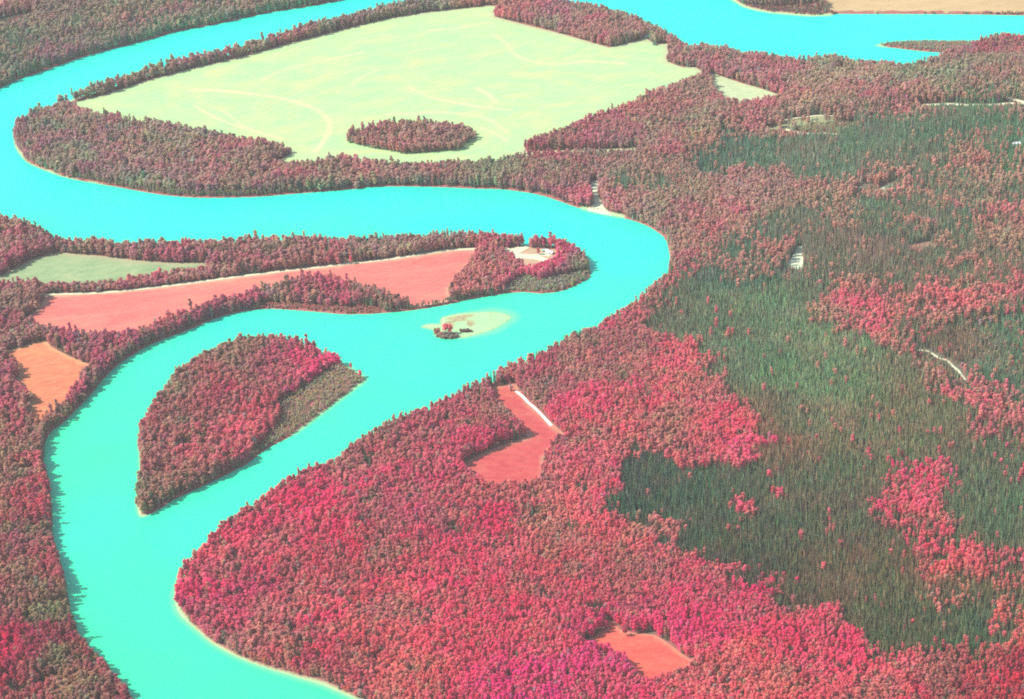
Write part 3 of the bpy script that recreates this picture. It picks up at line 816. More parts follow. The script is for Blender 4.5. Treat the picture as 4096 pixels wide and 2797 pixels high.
# low scrub: outline, height factor, colour
LOW = [([(630,915),(690,880),(735,848),(775,826),(828,861),(775,905),(700,965),(640,1005),(575,1044),(560,1040),(600,1000),(640,955)], .30, (148,136,106)),
 ([(1150,650),(1190,625),(1230,640),(1290,625),(1338,612),(1340,640),(1275,662),(1142,668)], .36, (138,134,110)),
 ([(590,690),(660,690),(760,698),(860,700),(870,712),(775,715),(667,706),(600,704)], .28, (160,105,92)),
 ([(1830,15),(1880,22),(2324,28),(2700,28),(2700,45),(2324,40),(1880,40),(1700,30),(1690,10),(1760,16)], .22, (110,90,80)),
 ([(1975,100),(2000,86),(2060,80),(2240,80),(2250,97),(2195,124),(2040,116)], .20, (140,128,104)),
 ([(1120,670),(1060,676),(960,695),(900,704),(900,712),(1060,688)], .5, (110,105,85)),
 ([(1795,300),(1870,292),(1960,290),(1930,312),(1840,314)], .35, (140,128,100)),
 ([(150,395),(300,425),(450,442),(600,440),(700,432),(700,446),(430,454),(200,418)], .55, (135,118,95)),
 ([(2145,760),(2340,725),(2340,870),(2180,850)], .62, (150,112,92)),
 ([(760,1585),(660,1545),(560,1510),(500,1480),(560,1490),(680,1525),(800,1570)], .55, (185,110,95))]
LOW += [([(2080,806),(2130,824),(2150,832),(2165,846),(2192,876),(2196,905),(2165,885),(2135,856),(2080,832)], .35, None),
 ([(2088,251),(2110,249),(2170,248),(2300,250),(2300,268),(2180,270),(2088,274)], .35, None),
 ([(1772,612),(1784,614),(1800,624),(1824,624),(1836,648),(1772,648)], .3, None), ([(2285,232),(2324,244),(2400,262),(2400,285),(2280,252)], .3, None),
 ([(1944,436),(1970,430),(2000,438),(2044,424),(2046,446),(1990,462),(1944,458)], .4, None),
 ([(2290,342),(2318,343),(2318,362),(2290,362)], .4, None), ([(1588,388),(1606,388),(1656,404),(1656,424),(1588,406)], .5, None),
 ([(-20,55),(20,45),(75,30),(80,48),(20,68),(-20,76)], .3, None), ([(1740,296),(1790,304),(1905,318),(1905,334),(1790,324),(1735,312)], .4, None)]
LOW += [([(95,250),(150,236),(250,262),(235,282),(110,285)], .6, None)]
LOW += [([(812,292),(830,284),(856,284),(858,298),(835,306),(816,304)], .85, None)]
LOW += [([(95,650),(200,645),(300,632),(470,602),(530,610),(530,635),(400,652),(267,668),(90,672)], .62, None)]
W_LOW = [(unproj(p), h, c if c is None else np.array(c, float)) for p, h, c in LOW]

def low_factor(X, Y):
    h = np.ones(X.shape)
    col = np.full((len(X), 3), -1.0)
    for p, f, c in W_LOW:
        i = inside(X, Y, p)
        h[i] = f
        if c is not None:
            col[i] = c
    return h, col
# candidate spots on a jittered net, thinned by species
def candidates(step):
    X, Y = np.meshgrid(np.arange(GX0 + 20, GX1 - 20, step), np.arange(GY0 + 10, GY1 - 20, step * .92))
    X[::2] += step * .5
    X = (X + RNG.uniform(-.42, .42, X.shape) * step).reshape(-1)
    Y = (Y + RNG.uniform(-.42, .42, Y.shape) * step).reshape(-1)
    u, v, d = proj(X, Y, 8.0)
    ok = (u > -190) & (u < 2514) & (v > -120) & (v < 1760)
    X, Y = X[ok], Y[ok]
    sd = sample(SD, X, Y)
    sa = sample(sand, X, Y)
    ok = (sd > 1.0) & (sa < .45)
    ok &= ~inside(X, Y, W_BAR)
    for k, p in W_FIELDS.items():
        i = inside(X, Y, p)
        if k == 'glade':
            i &= RNG.random(X.shape) > .10
        if k == 'big':
            i &= ~inside(X, Y, W_GROVE)
        ok &= ~i
    for k, p in W_PATCH.items():
        i = inside(X, Y, p)
        ok &= ~(i & (RNG.random(X.shape) > (.72 if k == 'cut' else 0.0)))
    for k, (ln, w, c) in W_TRACK.items():
        mn, mx = ln.min(0) - 20, ln.max(0) + 20
        s = (X > mn[0]) & (X < mx[0]) & (Y > mn[1]) & (Y < mx[1])
        if s.any():
            dd = np.full(X.shape, 99.0)
            dd[s] = seg_dist(X[s], Y[s], ln)
            ok &= dd > (w * .5 + c * .45)
    return X[ok], Y[ok]
def share(X, Y):
    uu, vv, _ = proj(X, Y, 8.0)
    s = np.where((uu > 1420) & (vv < 640), .17, .035)
    wob = 44 * (vnoise(X, Y, 45, 4) - .5) + 22 * (vnoise(X, Y, 14, 14) - .5)
    fe = 5 + 8 * sstep(1350, 1600, uu) * (1 - sstep(600, 850, vv)) + 9 * sstep(1900, 2100, uu)
    jx, jy = RNG.normal(0, 1, X.shape) * fe, RNG.normal(0, 1, X.shape) * fe * 1.6
    s = np.where((vnoise(X, Y, 20, 75) * .7 + vnoise(X, Y, 9, 76) * .3) > .735, .42, s)
    for p, v in W_SPZ:
        s = np.where(inside(X + wob + jx, Y + wob + jy, p), v, s)
    nz = vnoise(X, Y, 55, 9)
    mixed = (s > .6) & (s < .9)
    s = np.where(mixed, np.clip(s + (nz - .5) * .7, .35, .985), s)
    mixed = (s > .3) & (s < .975)
    s = np.where(mixed, np.clip(s + (vnoise(X, Y, 24, 71) * .6 + vnoise(X, Y, 10, 72) * .4 - .42) * .75, .08, .99), s)
    for p, v in W_BLZ:
        s = np.where(inside(X + wob + jx, Y + wob + jy, p), np.clip(1 - v + (vnoise(X, Y, 21, 73) - .5) * (1.2 if v < .9 else .3), .02, .97), s)
    for p, h, c in W_LOW[:8]:
        s = np.where(inside(X, Y, p), .02, s)
    # spruces along the right-hand bank
    s = np.where((s < .1) & (sample(SD, X, Y) < 17) & (uu > 880) & (uu < 1535) & (vv > 560) & (vv < 1010) & inside(X, Y, W_RBANK), .38, s)
    return s

fl = share(GXX.reshape(-1), GYY.reshape(-1)).reshape(GXX.shape)
a_ = ground.data.attributes.new('needles', 'FLOAT', 'POINT')
a_.data.foreach_set('value', big(np.where(openland, 0, sstep(.35, .8, fl))).reshape(-1).astype(np.float32))
bx, by = candidates(3.72)
ubx, vbx, _ = proj(bx, by, 8.0)
wide = 1 - .85 * sstep(500, 1500, ubx + .25 * (vbx - 400))          # broad old crowns to the west, slim young ones to the south-east
wide = np.clip(wide + .5 * (vnoise(bx, by, 90, 44) - .5), 0, 1)
wide = np.where(low_factor(bx, by)[0] < .6, 0, wide)
keep = (RNG.random(bx.shape) > share(bx, by)) & (RNG.random(bx.shape) > .34 * wide) & ((vnoise(bx, by, 11, 46) * .7 + vnoise(bx, by, 5, 47) * .3 < .79 + .09 * (vbx < 900)) | (sample(SD, bx, by) < 14))
wide = wide[keep]
bx, by = bx[keep], by[keep]
keepb = keep
sx, sy = candidates(3.5)
keep = RNG.random(sx.shape) < share(sx, sy) * (.80 + .2 * (vnoise(sx, sy, 30, 12) > .3))
sx, sy = sx[keep], sy[keep]

GAIN_B, GAIN_S = np.array([1.66, 1.58, 1.62]), np.array([1.50, 1.51, 1.26])
def tint_broad(X, Y):
    c = regress(X, Y, W_BL, BL[:, 2:])
    n = len(X)
    uu, vv, _ = proj(X, Y, 8.0)
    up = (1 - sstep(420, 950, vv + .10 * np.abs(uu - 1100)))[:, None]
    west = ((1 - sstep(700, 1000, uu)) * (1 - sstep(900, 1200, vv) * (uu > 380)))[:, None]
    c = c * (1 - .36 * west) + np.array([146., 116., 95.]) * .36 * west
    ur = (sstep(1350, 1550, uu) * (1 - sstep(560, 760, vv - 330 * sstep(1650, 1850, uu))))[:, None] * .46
    c = c * (1 - ur) + np.array([176., 128., 110.]) * ur  # upper-right crowns blended duller: distance haze put into their tint
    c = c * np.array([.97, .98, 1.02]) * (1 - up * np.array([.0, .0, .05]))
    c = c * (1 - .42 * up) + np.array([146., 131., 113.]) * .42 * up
    patch = vnoise(X, Y, 34, 21) * .6 + vnoise(X, Y, 13, 22) * .4 - .5       # clones and patches
    stand = vnoise(X, Y, 85, 23) * .55 + vnoise(X, Y, 40, 24) * .45 - .5
    c = c + (patch[:, None] * np.array([-14., 34., 10.]) + stand[:, None] * np.array([-52., 30., -4.])) * (1 - .35 * up)
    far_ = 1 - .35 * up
    t = (sstep(.50, .66, vnoise(X, Y, 62, 25) * .6 + vnoise(X, Y, 19, 26) * .4) * .42)[:, None] * far_       # thin brownish clones
    c = c * (1 - t) + np.array([160., 122., 98.]) * t
    t = (sstep(.54, .66, vnoise(X, Y, 75, 27) * .6 + vnoise(X, Y, 22, 28) * .4))[:, None] * far_             # vivid clones
    c = c + t * np.array([12., -24., 0.])
    j = RNG.normal(0, 1, n)
    c = c + j[:, None] * np.array([5., 9., 4.]) + RNG.normal(0, 4, (n, 3))
    odd = RNG.random(n)
    c[odd < .045] = c[odd < .045] * .35 + np.array([150., 135., 95.]) * .65       # yellowing or thin crowns
    c[(odd > .045) & (odd < .075)] *= np.array([.62, .82, .78])                  # dark crowns
    c[(odd > .075) & (odd < .085)] = c[(odd > .075) & (odd < .085)] * .5 + np.array([120., 150., 130.]) * .5
    return c
def finish(c, gain, n, sig=.15, sat=1.03):
    L = lin(np.clip(c, 8, 250))
    lum = L.mean(1, keepdims=True)
    L = np.maximum(lum + (L - lum) * sat, .012)
    return np.clip(L * gain * np.exp(RNG.normal(0, sig, (n, 1))), .01, .91)
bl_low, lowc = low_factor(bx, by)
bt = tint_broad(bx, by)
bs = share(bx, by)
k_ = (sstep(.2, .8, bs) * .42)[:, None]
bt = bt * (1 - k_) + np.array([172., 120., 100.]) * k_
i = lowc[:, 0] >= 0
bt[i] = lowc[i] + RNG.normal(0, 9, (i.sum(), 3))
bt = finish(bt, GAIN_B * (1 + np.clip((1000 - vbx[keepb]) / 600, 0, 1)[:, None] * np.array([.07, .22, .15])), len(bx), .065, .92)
st = regress(sx, sy, W_SPC, SPC[:, 2:], 18, 2)
pn = vnoise(sx, sy, 28, 31) * .6 + vnoise(sx, sy, 70, 32) * .4 - .5
st = st + pn[:, None] * np.array([-36., 8., -4.]) + RNG.normal(0, 1, (len(sx), 1)) * np.array([10., 2., 3.]) + RNG.normal(0, 5, (len(sx), 3))
odd = RNG.random(len(sx))
st[odd < .05] = st[odd < .05] * .5 + np.array([165., 115., 92.]) * .5
st[(odd > .05) & (odd < .075)] = st[(odd > .05) & (odd < .075)] * .5 + np.array([110., 150., 120.]) * .5
st = finish(st, GAIN_S, len(sx), .17, .92)
sp_low, _ = low_factor(sx, sy)
# sizes
bh = (0.80 + .42 * vnoise(bx, by, 45, 41)) * np.exp(RNG.normal(0, 1, len(bx)) * (.09 + .10 * wide)) * bl_low
bw = (1 + .36 * wide) * np.exp(RNG.normal(0.06, .17, len(bx))) * (.92 + .35 * vnoise(bx, by, 60, 42)) * np.where(bl_low < .6, .62, 1)
sh = (0.78 + .36 * vnoise(sx, sy, 60, 43)) * np.exp(RNG.normal(0, .13, len(sx))) * np.where(sp_low < 1, .6, 1)
tall = RNG.random(len(sx)) < .04
sh[tall] *= 1.25
young = inside(sx, sy, unproj([(1480,720),(1640,640),(1800,700),(2000,840),(2150,960),(2000,1060),(1800,1020),(1640,900)]))
sh[young] *= .78
sw = np.exp(RNG.normal(0.02, .16, len(sx)))
bz = sample(Z, bx, by)
sz = sample(Z, sx, sy)
bv = RNG.integers(0, len(POP), len(bx))
sv = RNG.integers(0, len(SPR), len(sx))
br = RNG.uniform(0, 6.283, len(bx))
sr = RNG.uniform(0, 6.283, len(sx))

# ------------------------------------------------------------------ things on the ground
def tagit(o, label, cat, group=None):
    o['label'] = label
    o['category'] = cat
    if group:
        o['group'] = group
    return o
def empty(name, loc, rz=0.0, s=1.0):
    o = bpy.data.objects.new(name, None)
    COL.objects.link(o)
    o.location = loc
    o.rotation_euler = (0, 0, rz)
    o.scale = (s, s, s) if not isinstance(s, tuple) else s
    o.empty_display_size = 2
    return o
def tree(kind, variant, loc, rz, w, h, tint, label, group=None):
    C, T = (POP if kind == 'poplar' else SPR)[variant]
    r = empty(kind + '_tree', loc, rz, (w, w, h))
    tagit(r, label, 'tree', group)
    c = link('crown', C, None, r)
    c['tint'] = [float(q) for q in tint] + [1.0]
    t = link('trunk', T, None, r)
    return r

def place_words(u, v, kind):
    if kind == 'poplar':
        if u < 330:
            return 'on the left bank at the lower left corner'
        if u < 960:
            return 'by the sandy bank at the bottom edge'
        if u < 1130:
            return 'in the bottom woods between the sandy bank and the crimson grove'
        if u < 1330:
            return 'in the crimson grove at the bottom edge'
        if u < 1500:
            return 'just below the small coral field'
        if u < 1700:
            return 'right below the tip of the small coral field'
        if u < 1950:
            return 'at the bottom edge right of the small coral field'
        return 'in the lower right corner below the spruces'
    if u < 1500:
        return 'among the pink poplars in the lower middle'
    if u < 1800:
        return 'in the left flank of the big spruce stand'
    if u < 2000:
        return 'in the lower middle of the big spruce stand'
    if u < 2120:
        return 'at the lower tip of the big spruce stand'
    if u < 2230:
        return 'in the lower right of the big spruce stand'
    return 'at the right edge between orange poplars'
def colour_words(t, kind):
    r, g, b = t
    if kind == 'poplar':
        if r < .16:
            return 'dark'
        if g > r * .55:
            return 'olive'
        if g < r * .15:
            return 'crimson'
        if b > g * 1.35:
            return 'rose pink'
        if g > b * 1.12:
            return 'salmon orange'
        return 'coral pink'
    if g > r * 1.3:
        return 'dark green'
    if r > g * 1.18:
        return 'brownish'
    return 'olive green'

# the 300 of each kind that show largest stand as trees of their own
def pick(x, y, z, h, n, kinds_h):
    u, v, d = proj(x, y, z + 9 * h)
    px = h / d
    ok = (u > 6) & (u < 2318) & (v > 10) & (v < 1578)
    px = np.where(ok, px, -1)
    return np.argsort(-px)[:n]
EXTRA = []          # single trees that stand out: kind, survey base point, height m, width factor, colour, label
EXTRA += [('spruce', (1159, 887), 17.5, 1.7, (150,105,95), 'lone reddish conifer beside the tiny shed at the top of the crimson field'),
 ('poplar', (1012, 756), 17, 2.1, (205,95,105), 'tallest pink poplar on the little sandbar island'),
 ('poplar', (1021, 756), 15.5, 1.9, (200,90,100), 'right pink poplar of the pair on the sandbar island'),
 ('poplar', (995, 757), 11, 1.8, (150,105,90), 'brownish bush tree at the left end of the sandbar island'),
 ('spruce', (1506, 636), 16, 1.1, (90,105,85), 'thin dark spruce leaning over the outer bend of the river'),
 ('spruce', (1309, 770), 17, 1.6, (80,100,80), 'tall dark spruce rising above the right bank of the channel'),
 ('spruce', (413, 852), 17, 1.1, (80,95,78), 'dark spruce spire on the island shore, left of its twin'),
 ('spruce', (425, 847), 17, 1.1, (80,95,78), 'dark spruce spire on the island shore, right of its twin'),
 ('spruce', (463, 822), 18, 1.2, (80,92,78), 'tallest dark spruce on the upper shore of the island'),
 ('spruce', (320, 983), 16, 1.1, (85,95,78), 'thin dark spruce at the left point of the island'),
 ('spruce', (550, 1000), 20, 1.9, (78,98,80), 'broad dark green spruce in the middle of the island'),
 ('spruce', (1093, 895), 18, 1.5, (78,98,82), 'dark green spruce at the upper left edge of the crimson field'),
 ('poplar', (797, 599), 13, 1.5, (190,90,105), 'round pink poplar between the field track and the bare gap'),
 ('poplar', (1222, 578), 12, 1.3, (165,100,100), 'round brownish poplar in the farmyard beside the white house'),
 ('poplar', (1262, 562), 15, 1.2, (150,112,98), 'tall brownish poplar by the water behind the white house'),
 ('poplar', (1419, 1443), 12, 1.7, (150,60,75), 'dark crimson round poplar at the head of the small coral field'),
 ('spruce', (1484, 102), 8, 2.2, (80,120,100), 'dark bushy spruce below the far cabins'),
 ('spruce', (1489, 103), 7.5, 2.2, (78,118,98), 'dark low spruce right of its neighbour below the far cabins'),
 ('poplar', (2287, 99), 19, 1.7, (185,70,80), 'big red crowned poplar at the right edge by the far water'),
 ('spruce', (67, 282), 13, 1.0, (95,120,100), 'thin spruce on the shore of the left peninsula'),
]
ex_k = {k: sum(1 for e in EXTRA if e[0] == k) for k in ('poplar', 'spruce')}
pi = pick(bx, by, bz, bh, 300 - ex_k['poplar'], POP_H)
qi = pick(sx, sy, sz, sh, 300 - ex_k['spruce'], SPR_H)
protoP, protoS = {}, {}
for idx, X, Y, ZZ, Hh, Wd, V, Rr, T, kind, store, grp in (
        (pi, bx, by, bz, bh, bw, bv, br, bt, 'poplar', protoP, 'poplars along the near edge of the forest'),
        (qi, sx, sy, sz, sh, sw, sv, sr, st, 'spruce', protoS, 'spruces of the near stand')):
    for n_, q in enumerate(idx):
        u, v, d = proj(X[q], Y[q], ZZ[q] + 8)
        V[q] = n_ % len(POP if kind == 'poplar' else SPR)
        word = 'poplar' if kind == 'poplar' else 'narrow spruce'
        lab = '%s %s standing %s' % (colour_words(T[q], kind), word, place_words(u, v, kind))
        r = tree(kind, int(V[q]), (X[q], Y[q], ZZ[q] - .1), Rr[q], Wd[q], Hh[q], T[q], lab, grp)
        store.setdefault(int(V[q]), r)
for n_, (kind, sp, h, w, c, lab) in enumerate(EXTRA):
    x, y = unproj(sp)
    var = n_ % (len(POP) if kind == 'poplar' else len(SPR))
    hh = h / (POP_H if kind == 'poplar' else SPR_H)[var]
    tree(kind, var, (x, y, float(sample(Z, x, y)) - .1), n_ * 1.3, w * (hh ** .3), hh, finish(np.array([c], float), GAIN_B, 1, .02)[0], lab)

# all the others: one forest of each kind, scattered by geometry nodes from the same trees
def forest(name, X, Y, ZZ, V, Rr, Wd, Hh, T, skip, store, label, cat):
    m = np.ones(len(X), bool)
    m[skip] = False
    X, Y, ZZ, V, Rr, Wd, Hh, T = [a[m] for a in (X, Y, ZZ, V, Rr, Wd, Hh, T)]
    n = len(X)
    me = bpy.data.meshes.new(name)
    me.vertices.add(n)
    me.vertices.foreach_set('co', np.stack([X, Y, ZZ - .1], -1).astype(np.float32).reshape(-1))
    a = me.attributes.new('variant', 'INT', 'POINT')
    a.data.foreach_set('value', V.astype(np.int32))
    a = me.attributes.new('turn', 'FLOAT_VECTOR', 'POINT')
    a.data.foreach_set('vector', np.stack([RNG.normal(0, .03, n), RNG.normal(0, .03, n), Rr], -1).astype(np.float32).reshape(-1))
    a = me.attributes.new('size', 'FLOAT_VECTOR', 'POINT')
    a.data.foreach_set('vector', np.stack([Wd, Wd, Hh], -1).astype(np.float32).reshape(-1))
    a = me.attributes.new('tint', 'FLOAT_COLOR', 'POINT')
    a.data.foreach_set('color', np.concatenate([T, np.ones((n, 1))], 1).astype(np.float32).reshape(-1))
    o = link(name, me)
    o['kind'] = 'stuff'
    tagit(o, label, cat)
    ng = bpy.data.node_groups.new(name, 'GeometryNodeTree')
    ng.interface.new_socket('Geometry', in_out='INPUT', socket_type='NodeSocketGeometry')
    ng.interface.new_socket('Geometry', in_out='OUTPUT', socket_type='NodeSocketGeometry')
    N, L = ng.nodes, ng.links
    gi, go = N.new('NodeGroupInput'), N.new('NodeGroupOutput')
    g2i = N.new('GeometryNodeGeometryToInstance')
    for k in sorted(store, reverse=True):              # multi-input keeps last-linked first
        jn = N.new('GeometryNodeJoinGeometry')
        for ch in store[k].children:
            oi = N.new('GeometryNodeObjectInfo')
            oi.transform_space = 'ORIGINAL'
            oi.inputs['Object'].default_value = ch
            oi.inputs['As Instance'].default_value = False
            L.new(oi.outputs['Geometry'], jn.inputs[0])
        L.new(jn.outputs[0], g2i.inputs[0])
    def named(nm, dt):
        na = N.new('GeometryNodeInputNamedAttribute')
        na.data_type = dt
        na.inputs['Name'].default_value = nm
        return na.outputs['Attribute']
    ip = N.new('GeometryNodeInstanceOnPoints')
    ip.inputs['Pick Instance'].default_value = True
    e2r = N.new('FunctionNodeEulerToRotation')
    L.new(named('turn', 'FLOAT_VECTOR'), e2r.inputs[0])
    L.new(gi.outputs[0], ip.inputs['Points'])
    L.new(g2i.outputs[0], ip.inputs['Instance'])
    L.new(named('variant', 'INT'), ip.inputs['Instance Index'])
    L.new(e2r.outputs[0], ip.inputs['Rotation'])
    L.new(named('size', 'FLOAT_VECTOR'), ip.inputs['Scale'])
    L.new(ip.outputs[0], go.inputs[0])
    md = o.modifiers.new('scatter', 'NODES')
    md.node_group = ng
    print(name, n)
    return o
forest('poplar_forest', bx, by, bz, bv, br, bw, bh, bt, pi, protoP, 'pink and brownish poplar woods covering both banks and the island', 'forest')
forest('spruce_forest', sx, sy, sz, sv, sr, sw, sh, st, qi, protoS, 'olive green spruce stands on the right side of the river', 'forest')

# ------------------------------------------------------------------ farmhouses, sheds, cars, logs, bushes
def gz(x, y):
    return float(sample(Z, x, y))
def at(src):
    """photo point (4096 px wide survey) on the ground"""
    x, y = unproj((src[0] / SRC, src[1] / SRC))
    return float(x), float(y)
def house(name, src, rz, L, W, Hw, rise, wallm, roofm, label, cat, windows=3, chimney=False, group=None):
    x, y = at(src)
    r = tagit(empty(name, (x, y, gz(x, y) + .06), rz), label, cat, group)
    w = MB()
    w.add([(-L/2, -W/2, 0), (L/2, -W/2, 0), (L/2, W/2, 0), (-L/2, W/2, 0), (-L/2, -W/2, Hw), (L/2, -W/2, Hw), (L/2, W/2, Hw), (-L/2, W/2, Hw), (-L/2, 0, Hw + rise), (L/2, 0, Hw + rise)],
          [(3, 2, 1, 0), (0, 1, 5, 4), (2, 3, 7, 6), (3, 0, 4, 8, 7), (1, 2, 6, 9, 5), (4, 5, 9, 8), (6, 7, 8, 9)])
    w.build('wall', wallm, r)
    e, t, s = .45, .14, rise / (W / 2)
    rf = MB()
    for sg in (-1, 1):
        a = [(-L/2 - e, 0, Hw + rise + .05), (L/2 + e, 0, Hw + rise + .05), (L/2 + e, sg * (W/2 + e), Hw - e * s + .05), (-L/2 - e, sg * (W/2 + e), Hw - e * s + .05)]
        v = a + [(p[0], p[1], p[2] + t) for p in a]
        f = [(0, 1, 2, 3), (7, 6, 5, 4), (0, 4, 5, 1), (1, 5, 6, 2), (2, 6, 7, 3), (3, 7, 4, 0)]
        rf.add(v, f if sg < 0 else [q[::-1] for q in f])
    ro = rf.build('roof', roofm, r)
    if chimney:
        c = MB()
        c.box(L * .2 - .3, L * .2 + .3, .5, 1.1, Hw + rise * .4, Hw + rise + .9)
        c.build('chimney', M_DBARK, ro)
    d = MB()
    d.box(-.5, .5, -W/2 - .06, -W/2 + .05, .05, 2.05)
    dd = d.build('door', M_DARK, r)
    if windows:
        for k in range(windows):
            px = -L/2 + L * (k + .5) / windows
            if abs(px) < 1.0:
                px += 1.3
            fr, gl = MB(), MB()
            fr.box(px - .55, px + .55, -W/2 - .05, -W/2 + .04, .95, 2.0)
            wi = fr.build('window', M_DARK, r)
            gl.box(px - .45, px + .45, -W/2 - .07, -W/2 + .02, 1.05, 1.9)
            gl.build('pane', M_GLASS, wi)
    return r
house('farmhouse', (2201, 1014), -.55, 9.5, 6.0, 2.8, 1.6, M_WALL, M_ROOFW, 'white farmhouse with a bright metal roof at the edge of the tan farmyard', 'house', 3, True)
house('garage', (2190, 1006), -.55, 4.6, 4.2, 2.5, 1.0, M_WALL, M_ROOFW, 'small white garage standing close left of the white farmhouse', 'garage', 0)
house('shed', (2175, 1005), .1, 5.0, 3.0, 2.3, .8, M_WALL, M_ROOFT, 'low pale shed left of the white garage in the shade of the farmyard trees', 'shed', 0)
house('shed', (1991, 988), .9, 4.5, 3.2, 2.4, .9, M_WALL, M_ROOFT, 'pale shed at the left end of the gravel farmyard below the tall trees', 'shed', 0)
house('cabin', (1348, 1016), .1, 5.0, 3.6, 2.4, 1.1, M_WALL, M_ROOFT, 'turquoise roofed cabin by the bare gap above the long pink field', 'cabin', 1)
house('cabin', (2588, 150), -.2, 6.5, 4.6, 2.6, 1.3, M_WALL, M_ROOFT, 'largest turquoise roofed cabin at the far corner of the pale hay field', 'cabin', 2)
house('cabin', (2607, 157), .2, 3.6, 3.0, 2.3, .9, M_WALL, M_ROOFT, 'tiny turquoise cabin right beside the largest cabin of the hay field', 'cabin', 1)
house('shed', (2620, 155), 0, 3.4, 2.6, 2.2, .8, M_WALL, M_ROOFW, 'pale shed behind the two dark bushes at the far hay field corner', 'shed', 0)
house('cabin', (2628, 159), .3, 4.2, 3.2, 2.4, 1.0, M_WALL, M_ROOFT, 'rightmost turquoise cabin at the far corner of the hay field', 'cabin', 1)
house('shed', (2041, 1549), .3, 3.0, 2.4, 2.2, .7, M_WALL, M_ROOFT, 'tiny turquoise shed beside the lone conifer at the top of the crimson field', 'shed', 0)
house('barn', (4064, 596), .05, 12, 6, 3.2, 1.8, M_WALL, M_ROOFW, 'long white roofed barn in the spruce woods at the right edge', 'barn', 3)

def car(src, rz, label):
    x, y = at(src)
    r = tagit(empty('parked_car', (x, y, gz(x, y) + .5), rz), label, 'car')
    b = MB()
    sec = [(-2.2, .5, .8, .80), (-2.1, .38, .95, .88), (-1.0, .34, 1.0, .92), (1.0, .34, .98, .92), (2.0, .4, .82, .86), (2.2, .5, .7, .78)]
    v, f = [], []
    for px, z0, z1, w in sec:
        v += [(px, -w, z0), (px, w, z0), (px, w, z1), (px, -w, z1)]
    for i in range(len(sec) - 1):
        o = 4 * i
        f += [(o, o + 4, o + 5, o + 1), (o + 1, o + 5, o + 6, o + 2), (o + 2, o + 6, o + 7, o + 3), (o + 3, o + 7, o + 4, o)]
    f += [(0, 1, 2, 3), (23, 22, 21, 20)]
    b.add(v, f)
    body = b.build('body', M_PAINT, r)
    c = MB()
    c.add([(-1.5, -.82, .96), (1.0, -.82, .96), (1.0, .82, .96), (-1.5, .82, .96), (-1.1, -.66, 1.5), (.35, -.66, 1.5), (.35, .66, 1.5), (-1.1, .66, 1.5)],
          [(0, 1, 5, 4), (1, 2, 6, 5), (2, 3, 7, 6), (3, 0, 4, 7)])
    c.build('window', M_GLASS, r)
    t = MB()
    t.box(-1.12, .37, -.67, .67, 1.49, 1.55)
    t.build('roof', M_PAINT, r)
    for px in (-1.4, 1.4):
        for s in (-1, 1):
            w = MB()
            w.tube([(px, s * .72, .34), (px, s * .94, .34)], [.34, .34], 12)
            wo = w.build('wheel', M_TYRE, r)
            k = MB()
            k.tube([(px, s * .93, .34), (px, s * .955, .34)], [.18, .18], 8)
            k.build('rim', M_PAINT, wo)
    r.location.z = gz(x, y) + .1
car((2495, 2529), -.45, 'small white car parked at the top corner of the small coral field')
car((3586, 462), .2, 'white car on the gravel road along the ridge at the upper right')

# felled logs in the cutover and beside the bush track
def log_mesh(seed):
    r = random.Random(seed)
    m = MB()
    L = r.uniform(8, 13)
    m.tube([(-L/2, 0, .3), (-L*.1, r.uniform(-.2, .2), .32), (L*.2, r.uniform(-.2, .2), .3), (L/2, 0, .25)], [.34, .30, .22, .10], 6)
    for k in range(4):
        a = -L*.2 + k * L*.16
        m.tube([(a, 0, .35), (a + .5, r.choice((-1, 1)) * r.uniform(.5, 1.0), r.uniform(.5, 1.0))], [.07, .03], 4)
    return m.mesh('log')
LOGS = [log_mesh(s) for s in (51, 52, 53, 54)]
for m_ in LOGS:
    m_.materials.append(M_LOG)
cutp = W_PATCH['cut']
cx0, cy0 = cutp.min(0)
cx1, cy1 = cutp.max(0)
k = 0
near_log = unproj([(2085,782),(2150,790),(2210,812),(2220,870),(2196,872),(2160,832),(2120,812)])
while k < 96:
    X, Y = RNG.uniform(cx0 - 60, cx1), RNG.uniform(cy0 - 20, cy1)
    a = np.array([X]), np.array([Y])
    in_cut = inside(*a, cutp)[0]
    if not (in_cut or (inside(*a, near_log)[0] and RNG.random() < .5)):
        continue
    u, v, d = proj(X, Y, 0)
    if u > 2320:
        continue
    o = link('fallen_log', LOGS[k % 4])
    o.location = (X, Y, gz(X, Y) + .22)
    o.rotation_euler = (0, 0, RNG.normal(0, .25) + (math.pi if k % 3 == 0 else 0))
    tagit(o, 'bleached log lying in the cutover at the right edge' if in_cut else 'bleached log lying above the cream bush track', 'log', 'felled logs of the cutover')
    k += 1

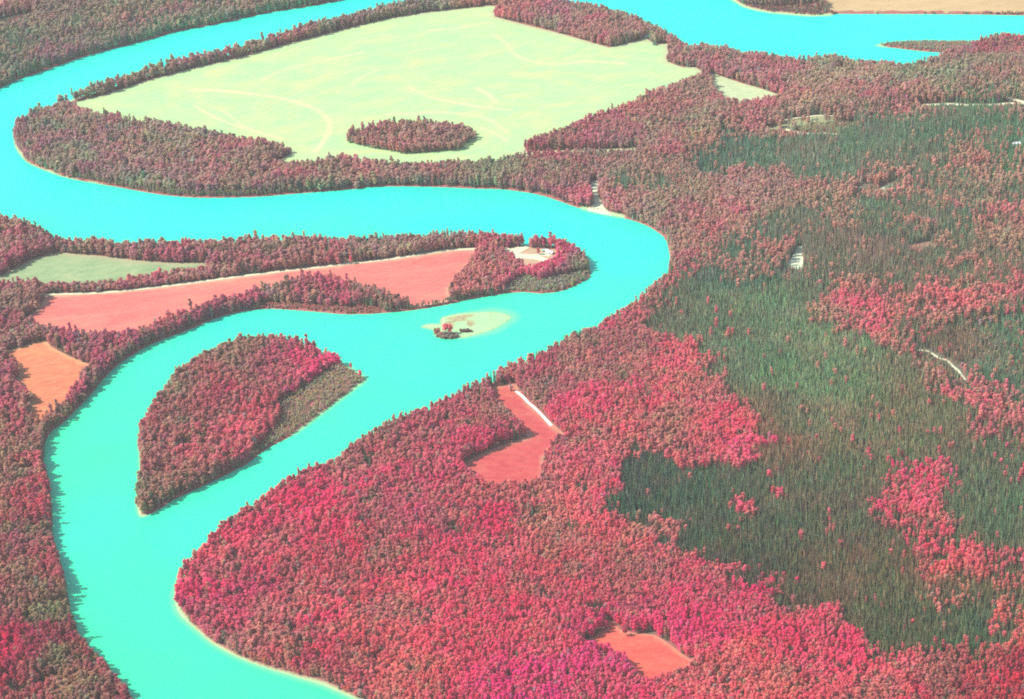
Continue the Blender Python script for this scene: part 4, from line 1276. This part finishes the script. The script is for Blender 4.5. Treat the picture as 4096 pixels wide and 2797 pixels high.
# willow bushes on the sandbar
def bush(sp, h, w, var, c, label, group=None):
    x, y = unproj(sp)
    h, w = h * 1.35, w * 1.45
    r = tagit(empty('willow_bush', (x, y, gz(x, y) - .1 - .2 * h), var * 1.7, (w / 2.3, w / 2.3, h / 13.0)), label, 'bush', group)
    cr = link('crown', POP[var % len(POP)][0], None, r)
    tr_ = link('stem', POP[var % len(POP)][1], None, r)
    cr['tint'] = [float(q) for q in finish(np.array([c], float), GAIN_B, 1, .05)[0]] + [1.0]
for n_, (u, v, h, w, c) in enumerate([(988,752,5,2.2,(135,95,80)),(990,758,5,2.4,(150,100,88)),(993,762,4.5,2.4,(140,105,92)),(998,763,4,2.3,(150,120,100)),(1003,765,4,2.4,(130,118,100)),(1008,766,4,2.6,(125,110,92)),
   (1003,759,5,2.4,(165,105,95)),(1009,761,5,2.4,(105,112,95)),(1015,765,4,2.6,(135,118,104)),(1021,766,3.5,2.4,(130,120,104)),(1026,765,3.5,2.5,(125,110,100)),(1031,764,3,2.3,(118,105,98)),(1024,760,4,2.5,(92,100,92)),
   (1030,759,4,2.4,(88,96,92)),(1036,762,3,2.4,(120,108,95)),(1015,760,4,2.2,(100,110,95))]):
    bush((u, v), h, w, n_, c, 'low willow bush in the thicket at the near left end of the sandbar', 'thicket of willow bushes on the sandbar')
bush((1046, 752), 3, 2.2, 3, (125, 85, 75), 'small lone brown bush in the middle of the sandbar')
for n_, (u, v) in enumerate([(1053,751),(1057,752),(1062,751),(1067,751)]):
    bush((u, v), 3.0 if n_ < 3 else 2.2, 2.1, n_ + 1, (105, 80, 80), 'small dark bush of the short row on the open sand', 'short row of dark bushes on the sandbar')

# ------------------------------------------------------------------ the haze in the air
hb = MB()
hb.box(-33000, 33000, -29500, 37000, -7.5, CAM_H + 12)
M_HAZE, nt, out = mat('pale_haze')
vp = nd(nt, 'ShaderNodeVolumePrincipled')
vp.inputs['Color'].default_value = (.97, .97, .88, 1)
vp.inputs['Density'].default_value = HAZE
vp.inputs['Anisotropy'].default_value = 0.0
nt.links.new(vp.outputs[0], out.inputs['Volume'])
hz = hb.build('haze', M_HAZE)
hz['kind'] = 'stuff'
